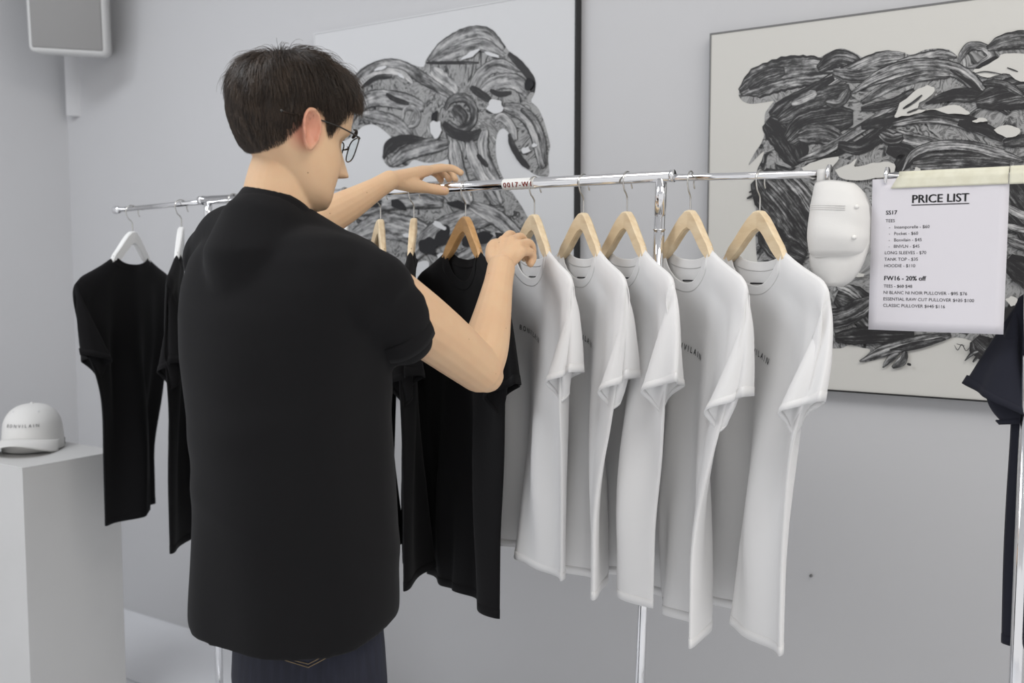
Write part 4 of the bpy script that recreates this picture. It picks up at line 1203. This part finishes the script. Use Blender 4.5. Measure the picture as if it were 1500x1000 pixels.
HBk = [.028,.020,.008,-.004,-.018,-.038,-.064,-.083,-.095,-.101,-.102,-.097,-.080,-.060,-.038,-.004]
HWd = [.020,.032,.044,.053,.058,.063,.067,.070,.072,.075,.077,.076,.068,.054,.036,.004]
def head_geo():
    nz, na = 64, 72; V = []; F = []
    zs = np.linspace(-.110, .122, nz)
    def ev(tab, z):                    # smooth lookup
        return float(np.interp(z, HZ, tab)*.5+.25*np.interp(z-.006, HZ, tab)+.25*np.interp(z+.006, HZ, tab))
    def g(x, z, x0, z0, sx, sz): return math.exp(-((x-x0)/sx)**2-((z-z0)/sz)**2)
    for z in zs:
        yf, yb, w = ev(HF, z), ev(HBk, z), ev(HWd, z)
        yc = (yf+yb)/2; hl = (yf-yb)/2
        for k in range(na):
            a = 2*math.pi*k/na; c_, s_ = math.cos(a), math.sin(a)
            e = 2/2.25
            x = w*math.copysign(abs(s_)**e, s_); y = yc+hl*math.copysign(abs(c_)**e, c_)
            if c_ > 0:
                nose = .034*g(x, 0, 0, 0, .0125, 9)*max(0, min(1, (z+.044)/.010))*max(0, min(1, (.022-z)/.055))**.9
                y += nose
                for sx in (-1, 1):
                    y -= .010*g(x, z, sx*.032, .006, .015, .012)
                    y += .007*g(x, z, sx*.013, -.036, .007, .008)
                    y += .004*g(x, z, sx*.03, .030, .022, .008)
                    y += .004*g(x, z, sx*.042, -.030, .018, .02)
                y += .006*g(x, z, 0, -.060, .018, .005)+.006*g(x, z, 0, -.071, .016, .005)-.003*g(x, z, 0, -.0655, .02, .002)
                y += .005*g(x, z, 0, -.096, .018, .010)
            V.append((x, y, z))
    for j in range(nz-1):
        for k in range(na): F.append((j*na+k, j*na+(k+1) % na, (j+1)*na+(k+1) % na, (j+1)*na+k))
    F.append(tuple(range(na))[::-1]); F.append(tuple((nz-1)*na+k for k in range(na)))
    return V, F
def ear_geo(sx):
    nr, na = 8, 28; top = []; 
    for j in range(nr+1):
        r_ = j/nr
        for k in range(na):
            q = 2*math.pi*k/na
            up = .033*math.sin(q)*r_; bk = .0195*math.cos(q)*r_
            bk *= 1+.25*math.sin(q)                     # broader at the top, narrow lobe
            o = .004+.016*(bk+.02)/.04+.006*math.exp(-((r_-.90)/.13)**2)-.011*math.exp(-((r_)/.50)**2)
            # lobe sits closer to the head
            if math.sin(q) < -.6: o -= .003*r_
            y = -.006-bk-.12*up; z = .000+up-.02*bk
            top.append((sx*(.0705+o), y, z))
    n = len(top); V = list(top)+[(x-sx*.0065, y+.0005, z) for x, y, z in top]; F = []
    def fl(f_): return f_ if sx > 0 else f_[::-1]
    for j in range(nr):
        for k in range(na):
            a, b, c_, d = j*na+k, j*na+(k+1) % na, (j+1)*na+(k+1) % na, (j+1)*na+k
            F.append(fl((a, b, c_, d))); F.append(fl((n+d, n+c_, n+b, n+a)))
    for k in range(na):
        a = nr*na+k; b = nr*na+(k+1) % na
        F.append(fl((a, b, n+b, n+a)))
    return V, F
def J(px, py, Y): return atY(px, py, Y)
def chain(pts, rad, n=14, seg=14, flat=None, flatk=1.0):
    P = spline([tuple(J(*p)) if len(p) == 3 and max(p) > 10 else tuple(p) for p in pts], n)
    R = np.interp(np.linspace(0, 1, n), np.linspace(0, 1, len(rad)), rad)
    if flat is not None: return tube(P, [(r*flatk, r) for r in R], seg, flat=flat)
    return tube(P, list(R), seg)
parts = []
hv, hf = head_geo(); parts.append(([hw(v) for v in hv], hf))
for sx in (-1, 1):
    ev_, ef_ = ear_geo(sx); parts.append(([hw(v) for v in ev_], ef_))
# neck, shoulders, torso
NB = J(404, 312, 1.612)
parts.append(tube(spline([tuple(NB+Vector((-.006, -.004, -.07))), tuple(NB), tuple(J(412, 264, 1.615)), tuple(J(424, 226, 1.62)), tuple(J(428, 200, 1.62))], 16), list(np.interp(np.linspace(0, 1, 16), [0, .25, .5, .75, 1], [.068, .0575, .054, .052, .045])), 28))
SHR = J(548, 424, 1.56); SHL = J(322, 380, 1.75)
MID = (SHR+SHL)/2
HIP = J(452, 960, 1.66)
parts.append(tube([SHL, MID+Vector((0, 0, .03)), SHR], [.052, .075, .052], 16))
BF = Vector((.552, .834, 0)); BR = Vector((.834, -.552, 0))
parts.append(tube([MID+Vector((0, 0, -.02)), MID*.6+HIP*.4+Vector((0, 0, .02)), HIP], [(.15, .095), (.128, .085), (.118, .080)], 24, flat=BR))
# right arm: raised forearm, hand on the hanging shirt
EL = J(703, 541, 1.775); WR = J(734, 393, 1.94)
parts.append(tube(spline([tuple(SHR), tuple(SHR*.45+EL*.55+Vector((0, 0, .004))), tuple(EL)], 12), list(np.interp(np.linspace(0, 1, 12), [0, .35, .7, 1], [.056, .053, .048, .042])), 18))
fa = spline([tuple(EL), tuple(EL*.55+WR*.45+Vector((.002, 0, 0))), tuple(WR)], 14)
parts.append(tube(fa, list(np.interp(np.linspace(0, 1, 14), [0, .18, .35, .65, .88, 1], [.041, .044, .0415, .0335, .0275, .0275])), 18))
parts.append(tube([EL+Vector((-.012, -.004, .004)), EL+Vector((.012, .006, -.012))], [.036, .031], 14))
def fingers(F_, r0, r1):
    for jts in F_:
        n = len(jts); parts.append(tube(spline([tuple(J(*q)) for q in jts], 14), list(np.linspace(r0, r1, 14)), 12))
RH = [[(737,353,2.000),(748,343,2.040),(757,356,2.058),(757,372,2.046)],
      [(749,353,1.992),(763,347,2.030),(771,361,2.046),(768,378,2.036)],
      [(759,359,1.982),(775,356,2.015),(780,369,2.028),(775,383,2.022)],
      [(763,369,1.972),(776,369,2.000),(780.5,377,2.010),(777,386,2.006)]]
fingers(RH, .0098, .0080)
for q in RH:
    parts.append(tube([WR+(J(*q[0])-WR)*.0, J(*q[0])], [.0165, .0118], 12))
parts.append(tube(spline([tuple(WR), tuple(J(722, 376, 1.965)), tuple(J(723, 360, 2.0)), tuple(J(736, 358, 2.035)), tuple(J(748, 364, 2.05))], 14), list(np.linspace(.017, .0095, 14)), 12))
parts.append(tube([J(736, 380, 1.955), J(748, 362, 1.985)], [(.026, .015), (.027, .013)], 16, flat=BR))
# left arm: reaching up to the rail
EL2 = J(440, 338, 1.985); WR2 = J(571, 264, 2.145)
parts.append(tube(spline([tuple(SHL), tuple((SHL+EL2)/2), tuple(EL2)], 10), list(np.linspace(.054, .042, 10)), 16))
fa = spline([tuple(EL2), tuple((EL2+WR2)/2+Vector((0, 0, -.003))), tuple(WR2)], 14)
parts.append(tube(fa, list(np.interp(np.linspace(0, 1, 14), [0, .2, .5, .85, 1], [.041, .041, .034, .0230, .0215])), 18))
LH = [[(626,250,2.235),(652,246,2.268),(664,247,2.276),(675,253,2.278)],
      [(620,250,2.262),(648,245,2.312),(661,252,2.322),(667,263,2.314)],
      [(614,252,2.284),(640,247,2.342),(652,254,2.350),(658,263,2.342)],
      [(607,255,2.298),(628,251,2.350),(640,256,2.362),(646,264,2.356)]]
fingers(LH, .0096, .0076)
for q in LH: parts.append(tube([WR2, J(*q[0])], [.0185, .0125], 12))
LTH = [(588,267,2.175),(610,272,2.196),(630,276,2.212),(652,279.5,2.222)]
parts.append(tube(spline([tuple(WR2)]+[tuple(J(*q)) for q in LTH], 16), list(np.interp(np.linspace(0, 1, 16), [0, .4, .7, .9, 1], [.018, .0175, .0115, .0118, .0100])), 14))
parts.append(tube([J(582, 264, 2.165), J(612, 256, 2.235)], [.019, .016], 14))
# legs and feet
FT = {}
for s in (-1, 1):
    hipj = HIP+BR*(.070*s)+Vector((0, 0, -.04)); kn = Vector((hipj.x, hipj.y, .47))+BR*(.025*s)+BF*.01; an = Vector((kn.x, kn.y, .09))+BR*(.015*s)
    FT[s] = (hipj, kn, an)
    parts.append(tube(spline([tuple(hipj), tuple((hipj+kn)/2), tuple(kn), tuple((kn+an)/2+BF*-.01), tuple(an)], 16), list(np.interp(np.linspace(0, 1, 16), [0, .25, .5, .65, 1], [.066, .064, .052, .050, .038])), 16))
    parts.append(tube([an+BF*-.04+Vector((0, 0, -.055)), an+BF*.06+Vector((0, 0, -.06)), an+BF*.16+Vector((0, 0, -.067))], [.032, .028, .020], 14))
ORG = Vector((HIP.x, HIP.y, 0))
V, F = join(parts)
person = mesh('person', [Vector(v)-ORG for v in V], F, M['skin'], None, loc=ORG)
setk(person, 'person in black tee and dark jeans with glasses, reaching both hands to the rail', 'person')
rm = person.modifiers.new('r', 'REMESH'); rm.mode = 'VOXEL'; rm.voxel_size = .0024; rm.use_smooth_shade = True
sm = person.modifiers.new('s', 'SMOOTH'); sm.factor = .5; sm.iterations = 3
bake(person)
person.data.materials.clear(); person.data.materials.append(M['skin'])
def child(name, V, F, m, smooth=True): return mesh(name, [Vector(v)-ORG for v in V], F, m, person, smooth)

# thumb nail of the reaching hand
q = J(648.5, 277.5, 2.2115); t_ = (J(652, 279.5, 2.22)-J(640, 277.5, 2.216)).normalized(); n_ = (CAM-q).normalized(); b_ = t_.cross(n_).normalized()
V = []; 
for j in range(5):
    for i in range(7):
        u = (j/4-.5)*.011; v = (i/6-.5)*.010
        V.append(q+t_*u+b_*v*(1-.25*(j/4)**3)+n_*(.0012-28*v*v))
child('thumb_nail', V, [(j*7+i, j*7+i+1, (j+1)*7+i+1, (j+1)*7+i) for j in range(4) for i in range(6)], M['nail'])

# ---- black tee worn by the person
def ring_of(py, l, r_, Yc, bk, z=None):
    a = atY(l, py, Yc); b = atY(r_, py, Yc); c_ = (a+b)/2; half = (b-a).length/2
    # ellipse turned with the body: half extent seen = sqrt((A*.834)^2+(B*.552)^2)
    B = bk; A = math.sqrt(max(half*half-(B*.552)**2, 1e-4))/.834
    return c_, A, B
rows = [(338,330,520,1.64,.080),(352,300,552,1.64,.105),(380,278,575,1.64,.122),(420,268,582,1.64,.135),(460,266,580,1.64,.142),(520,268,576,1.645,.146),(580,276,574,1.65,.148),(640,285,575,1.65,.150),(700,289,577,1.65,.152),(760,290,579,1.655,.154),(820,289,580,1.655,.156),(870,287,582,1.655,.158),(893,286.5,582.5,1.655,.158),(903,288,581,1.655,.156)]
V = []; F = []; seg = 64; rnd = random.Random(4)
rings = [ring_of(*q) for q in rows]
NRr = 60
idx = np.linspace(0, len(rings)-1, NRr)
tab = np.array([[*c_, A, B] for c_, A, B in rings])
ti = np.array([np.interp(idx, range(len(rings)), tab[:, k]) for k in range(5)]).T
for j in range(NRr):
    cx, cy, cz_, A, B = ti[j]; dn = j/(NRr-1)
    for k in range(seg):
        a = 2*math.pi*k/seg; e = 2/2.3
        x = A*math.copysign(abs(math.cos(a))**e, math.cos(a)); y = B*math.copysign(abs(math.sin(a))**e, math.sin(a))
        w = 1+dn*(.012*math.sin(5*a+1.3+1.2*dn)+.010*math.sin(8*a+.4-2*dn))+.006*math.sin(3*a+9*dn)
        p = Vector((cx, cy, cz_))+BR*(x*w)+BF*(y*w)
        p.z += .006*dn*math.sin(2*a+.7)-.012*dn*dn*max(0, -math.sin(a))
        V.append(p)
for j in range(NRr-1):
    for k in range(seg): F.append((j*seg+k, (j+1)*seg+k, (j+1)*seg+(k+1) % seg, j*seg+(k+1) % seg))
F.append(tuple(range(seg))); F.append(tuple((NRr-1)*seg+k for k in range(seg))[::-1])
sp = [(V, F)]
NKB = J(402, 330, 1.62)
sp.append(tube([NKB+Vector((0, 0, -.05)), NKB+Vector((0, 0, .012))], [.078, .062], 24))
sp.append(tube(spline([tuple(NKB+Vector((-.03, 0, -.025))), tuple(J(345, 352, 1.70)), tuple(SHL+Vector((0, 0, .0)))], 10), list(np.linspace(.062, .060, 10)), 18))
sp.append(tube(spline([tuple(NKB+Vector((.03, 0, -.03))), tuple(J(490, 392, 1.585)), tuple(SHR)], 10), list(np.linspace(.064, .066, 10)), 18))
CUF = J(588, 487, 1.625); cd = (CUF-SHR).normalized()
sp.append(tube(spline([tuple(SHR+Vector((-.02, 0, -.01))), tuple((SHR+CUF)/2+Vector((0, 0, .002))), tuple(CUF-cd*.0)], 10), list(np.interp(np.linspace(0, 1, 10), [0, .5, 1], [.072, .067, .0575])), 24))
CUL = SHL+(EL2-SHL)*.62
sp.append(tube([SHL, CUL], [.066, .058], 20))
NC = J(402, 309, 1.612)
tn = (Vector((0, 0, 1))*math.cos(D(28))+BF*math.sin(D(28))).normalized()
sp.append(tube([NC+tn*.000, NC-tn*.022, NC-tn*.05-Vector((0, 0, .01)), NC-Vector((0, 0, .11))], [.0605, .074, .092, .11], 30, rounded=False))
V, F = join(sp)
tee = child('tee_shirt', V, F, M['tee_black'])
rm = tee.modifiers.new('r', 'REMESH'); rm.mode = 'VOXEL'; rm.voxel_size = .006; rm.use_smooth_shade = True
sm = tee.modifiers.new('s', 'SMOOTH'); sm.factor = .5; sm.iterations = 9
bake(tee); tee.data.materials.clear(); tee.data.materials.append(M['tee_black'])
setk(tee, 'plain black crew-neck tee with rolled sleeve cuff')
# gentle creases in the cloth
n = len(tee.data.vertices); co = np.empty(n*3); no = np.empty(n*3)
tee.data.vertices.foreach_get('co', co); tee.data.vertices.foreach_get('normal', no); co = co.reshape(-1, 3); no = no.reshape(-1, 3)
rs = np.random.RandomState(3); d = np.zeros(n)
for _ in range(16):
    kx = rs.normal(0, 16, 3); kx[2] *= .45; d += np.sin(co@kx+rs.uniform(0, 6.28))*.0011
d += .0035*np.exp(-((co[:, 2]-(1.16+.25*(co[:, 0]+.1)))/.03)**2)+.0030*np.exp(-((co[:, 2]-(1.0-.35*co[:, 0]))/.025)**2)
co += no*d[:, None]; tee.data.vertices.foreach_set('co', co.ravel()); tee.data.update()
# sleeve cuff (turned-up band), collar rib, hem
up = Vector((0, 0, 1)); s_ = cd.cross(up).normalized(); q_ = s_.cross(cd).normalized()
def band(c0, d0, r0, r1, L, thick, name, m, seg=40, ex=1.0):
    s1 = d0.cross(up).normalized(); q1 = s1.cross(d0).normalized(); V = []
    for t, r_ in ((0, r0), (.33, r0*.66+r1*.34+.0008), (.66, r0*.34+r1*.66+.0008), (1, r1)):
        for k in range(seg):
            a = 2*math.pi*k/seg; V.append(c0+d0*(L*t)+s1*(r_*math.cos(a))+q1*(r_*ex*math.sin(a)))
    F = [(j*seg+k, j*seg+(k+1) % seg, (j+1)*seg+(k+1) % seg, (j+1)*seg+k) for j in range(3) for k in range(seg)]
    o = child(name, V, F, m); t = o.modifiers.new('t', 'SOLIDIFY'); t.thickness = thick; t.offset = 0
    return bake(o)
band(CUF-cd*.030, cd, .0610, .0585, .036, .004, 'sleeve_cuff', M['tee_black'])
cl = (EL2-SHL).normalized(); band(CUL-cl*.03, cl, .0605, .059, .034, .004, 'sleeve_cuff', M['tee_black'])
NC = J(402, 309, 1.612)
tn = (Vector((0, 0, 1))*math.cos(D(28))+BF*math.sin(D(28))).normalized()
e1 = BR; e2 = tn.cross(BR).normalized()
V = []; seg = 44
for j, (o_, r_) in enumerate(((-.012, .0665), (-.004, .0635), (.004, .0610), (.011, .0595))):
    for k in range(seg):
        a = 2*math.pi*k/seg; V.append(NC+tn*o_+e1*(r_*math.cos(a))+e2*(r_*.97*math.sin(a)))
o = child('collar_rib', V, [(j*seg+k, j*seg+(k+1) % seg, (j+1)*seg+(k+1) % seg, (j+1)*seg+k) for j in range(3) for k in range(seg)], M['tee_black'])
t = o.modifiers.new('t', 'SOLIDIFY'); t.thickness = .004; t.offset = 0; bake(o)

# ---- jeans
jp = []
HC = HIP+Vector((0, 0, .03))
jp.append(tube([HC+Vector((0, 0, .06)), HC+Vector((0, 0, .0)), HC+Vector((0, 0, -.07)), HC+Vector((0, 0, -.11))], [(.142, .100), (.147, .106), (.150, .112), (.146, .108)], 28, flat=BR))
for s in (-1, 1):
    hipj, kn, an = FT[s]
    h2 = hipj+Vector((0, 0, .03))
    jp.append(tube(spline([tuple(h2), tuple((h2+kn)/2), tuple(kn), tuple((kn+an)/2), tuple(an+Vector((0, 0, -.03)))], 18), list(np.interp(np.linspace(0, 1, 18), [0, .15, .5, 1], [.072, .074, .062, .058])), 22))
V, F = join(jp)
jeans = child('jeans', V, F, M['denim'])
rm = jeans.modifiers.new('r', 'REMESH'); rm.mode = 'VOXEL'; rm.voxel_size = .006; rm.use_smooth_shade = True
sm = jeans.modifiers.new('s', 'SMOOTH'); sm.factor = .5; sm.iterations = 6
bake(jeans); jeans.data.materials.clear(); jeans.data.materials.append(M['denim'])
setk(jeans, 'dark indigo denim jeans')
# back pocket with pointed double stitching
def on_jeans(px, py, off):
    d = ray(px, py).normalized(); o_ = CAM-ORG
    hit, loc, nn, _ = jeans.ray_cast(o_, d)
    return (loc+ORG+nn*off) if hit else atY(px, py, 1.56)+Vector((0, 0, 0))
bpy.context.view_layer.update()
pk = [(404, 930), (404, 962), (452, 976), (500, 950), (500, 925)]
for off_, k in ((0, 0), (1, 5)):
    path = [(404+k*.6, 925), (404+k*.6, 961-k*.2), (453, 976-k), (499-k*.8, 951-k*.5), (499-k*.8, 922)]
    P = []
    for a, b in zip(path[:-1], path[1:]):
        for t in np.linspace(0, 1, 9)[:-1]: P.append(tuple(on_jeans(a[0]+(b[0]-a[0])*t, a[1]+(b[1]-a[1])*t, .0042)))
    child('pocket_stitching', *tube(P, [.0006]*len(P), 5), M['stitch'])
V = []; n1, n2 = 10, 8
for j in range(n2+1):
    for i in range(n1+1):
        x = 404+96*i/n1; bot = 961+(976-961)*(i/5) if i <= 5 else 976-(976-951)*((i-5)/5)
        V.append(on_jeans(x, 920+(bot-920)*j/n2, .002))
o = child('back_pocket', V, [(j*(n1+1)+i, (j+1)*(n1+1)+i, (j+1)*(n1+1)+i+1, j*(n1+1)+i+1) for j in range(n2) for i in range(n1)], M['denim'])
t = o.modifiers.new('t', 'SOLIDIFY'); t.thickness = .003; t.offset = 0; bake(o)
for s in (-1, 1):
    an = FT[s][2]
    V, F = join([tube([an+BF*-.05+Vector((0, 0, -.048)), an+BF*.05+Vector((0, 0, -.050)), an+BF*.17+Vector((0, 0, -.060))], [(.042, .040), (.045, .038), (.042, .028)], 18, flat=BR)])
    V = [Vector((v[0], v[1], max(v[2], .001))) for v in V]
    child('shoe', V, F, M['shoe'])

# ---- hair: scalp cap and strands following the crown's whorl
EC = np.array([0, -.003, .022]); EA = np.array([.0775, .0985, .1015])
def hairline(y):
    # lowest z of the hair at a given y (head space), front to back
    return float(np.interp(y, [-.11, -.085, -.070, -.055, -.040, -.028, -.016, -.006, .004, .014, .030, .036, .048, .066, .080, .10], [-.054, -.058, -.056, -.044, -.026, -.004, .024, .036, .036, .030, .004, .010, .044, .068, .078, .080]))
from mathutils.bvhtree import BVHTree
SK = BVHTree.FromPolygons([Vector(v) for v in hv], hf)
ECV = Vector(EC)
def dir_to(d, h):
    u = Vector(EA*d).normalized(); loc, nn, _, dist = SK.ray_cast(ECV, u)
    p = ECV+u*((dist or .1)+h)
    return np.array(p)
CR = np.array([.01, -.40, .92]); CR /= np.linalg.norm(CR)
rs = np.random.RandomState(8)
def hair_h(d):
    # thickness of the hair mass over the skull
    top = max(0, d[2]); return .010+.013*top**1.3+.006*max(0, d[1])*top
# cap
nth, nph = 40, 80; V = []; keep = {}; F = []
for j in range(nth+1):
    th = math.pi*j/nth*.80
    for k in range(nph):
        ph = 2*math.pi*k/nph
        d = np.array([math.sin(th)*math.cos(ph), math.sin(th)*math.sin(ph), math.cos(th)])
        p = dir_to(d, 0); m_ = p[2]-hairline(p[1])
        keep[(j, k)] = m_ > -.004
        h = hair_h(d)*.62*min(1, max(0, (m_+.004)/(.02 if d[2] > .3 or d[1] > 0 else .05)))-.001
        V.append(hw(dir_to(d, h)))
for j in range(nth):
    for k in range(nph):
        k2 = (k+1) % nph
        if keep[(j, k)] and keep[(j+1, k)] and keep[(j, k2)] and keep[(j+1, k2)]: F.append((j*nph+k, (j+1)*nph+k, (j+1)*nph+k2, j*nph+k2))
hair = child('hair', V, F, M['hair_base']); setk(hair, 'short dark brown hair, longer on top')
V = []; F = []; cnt = 0; TN = []
NS = 19000
while cnt < NS:
    d = rs.normal(0, 1, 3); d /= np.linalg.norm(d)
    p = dir_to(d, 0); m_ = p[2]-hairline(p[1])
    if m_ < 0: continue
    cnt += 1
    edge = min(1, m_/.03)
    top = max(0, d[2])
    front = max(0, d[1])*top
    L = (.022+.026*top**1.2)*(.40+.60*edge)*rs.uniform(.65, 1.25)*(1-.35*max(0, d[1])*(1-top))
    # flow away from the crown; forward on the top front
    f_ = d-CR*(d@CR); f_ = d*(CR@d)-CR; f_ -= d*(f_@d)
    nf = np.linalg.norm(f_)
    f_ = f_/nf if nf > 1e-3 else np.array([1, 0, 0])
    sw = np.cross(d, f_)
    clump = math.sin(14*d[0]+9*d[2])*math.sin(13*d[1]-7*d[2])
    ang = .35*math.exp(-nf*nf/.10)+.28*clump+rs.normal(0, .10)
    f_ = f_*math.cos(ang)+sw*math.sin(ang)
    f_ = f_+np.array([0, 0, -.35])*(1-top); f_ -= d*(f_@d); f_ /= np.linalg.norm(f_)+1e-9
    lump = 1+.28*math.sin(11*d[0]+5*d[1])*math.sin(9*d[1]+8*d[2]+1)
    hmax = hair_h(d)*rs.uniform(.65, 1.18)*(.35+.65*edge)*(lump if top > .25 else 1+.3*(lump-1))
    if d[1] < .1 and d[2] < .35: hmax *= min(1, .22+m_/.05)
    if top > .5 and rs.rand() < .06: hmax *= 1.35; 
    tone_ = float(np.clip(.32+.28*clump+rs.normal(0, .22), 0, 1)); TN += [tone_]*18
    n_ = 5; r0 = .00042 if top < .5 else .00050
    dd = d.copy(); base = len(V); ref = sw
    for s in range(n_+1):
        t = s/n_
        q = dir_to(dd, hmax*(1-(1-t)**2)*(1-.18*t*t)-.0005)
        wq = r0*(1-.75*t)
        tv = (ref*wq); nv_ = dd*wq
        for kk in range(3):
            aa = 2*math.pi*kk/3
            V.append(hw(q+tv*math.cos(aa)+nv_*math.sin(aa)))
        dd = dd+f_*(L/n_)/.095; dd /= np.linalg.norm(dd)
        f_ = f_-dd*(f_@dd); f_ /= np.linalg.norm(f_)+1e-9
    for s in range(n_):
        for kk in range(3):
            a = base+s*3+kk; b = base+s*3+(kk+1) % 3
            F.append((a, b, b+3, a+3))
hs = child('hair_strands', V, F, M['hair']); hs['kind'] = 'stuff'
ca = hs.data.color_attributes.new('tone', 'FLOAT_COLOR', 'POINT')
ca.data.foreach_set('color', np.repeat(np.array(TN)[:, None], 4, 1).ravel())
# eyebrow + eye on the visible side
for sx in (-1, 1):
    pts = [hw((sx*(.016+.034*t), .101-.020*t**2+.002, .030+.006*math.sin(2.6*t))) for t in np.linspace(0, 1, 8)]
    child('eyebrow', *tube(pts, list(np.interp(np.linspace(0, 1, 8), [0, .3, 1], [.0025, .0032, .0012])), 8), M['hair_base'])
    pts = [hw((sx*(.020+.024*t), .0895-.008*t+.004*math.sin(3.1*t), .004)) for t in np.linspace(0, 1, 8)]
    child('eyelashes', *tube(pts, [.0011]*8, 6), M['hair_base'])

# ---- eyeglasses (worn, a thing of their own)
gl = setk(empty('eyeglasses', hw((0, .10, .014))), 'thin dark rounded eyeglasses worn on the face', 'eyeglasses')
go = hw((0, .10, .014))
def gmesh(name, V, F, m): return mesh(name, [Vector(v)-go for v in V], F, m, gl)
for sx in (-1, 1):
    pts = []; n_ = 36
    for k in range(n_+1):
        a = 2*math.pi*k/n_; e = 2/3.2
        u = .0245*math.copysign(abs(math.cos(a))**e, math.cos(a)); v = .0205*math.copysign(abs(math.sin(a))**e, math.sin(a))
        u *= 1+.06*(v/.02)
        x = sx*(.0335+u); pts.append(hw((x, .1035-.12*abs(x)-.9*max(0, abs(x)-.03)**1.0*.25+.10*v, .006+v)))
    gmesh('rim', *tube(pts, [.0011]*len(pts), 8, caps=False), M['glasses'])
    gmesh('lens', [hw((sx*.0335, .0985, .006))]+pts[:-1], [(0, 1+k, 1+(k+1) % n_) for k in range(n_)], M['lens'])
    tp = spline([tuple(hw((sx*.0575, .0905, .019))), tuple(hw((sx*.068, .084, .019))), tuple(hw((sx*.0765, .045, .021))), tuple(hw((sx*.0745, .012, .021))), tuple(hw((sx*.073, -.015, .018))), tuple(hw((sx*.080, -.045, .012))), tuple(hw((sx*.0875, -.062, .009)))], 24)
    gmesh('temple', *tube(tp, list(np.interp(np.linspace(0, 1, 24), [0, .85, 1], [.0013, .0013, .0024])), 8), M['glasses'])
br = spline([tuple(hw((-.010, .1025, .010))), tuple(hw((0, .108, .014))), tuple(hw((.010, .1025, .010)))], 10)
gmesh('bridge', *tube(br, [.0011]*10, 8), M['glasses'])

# ---- pieces of parts go one level down (all share their thing's frame)
def base_name(o): return o.name.split('.')[0]
UNDER = {'hair_strands': 'hair', 'sleeve_cuff': 'tee_shirt', 'collar_rib': 'tee_shirt', 'back_pocket': 'jeans', 'pocket_stitching': 'jeans'}
kids = {base_name(o): o for o in person.children}
for o in list(person.children):
    t = UNDER.get(base_name(o))
    if t: o.parent = kids[t]
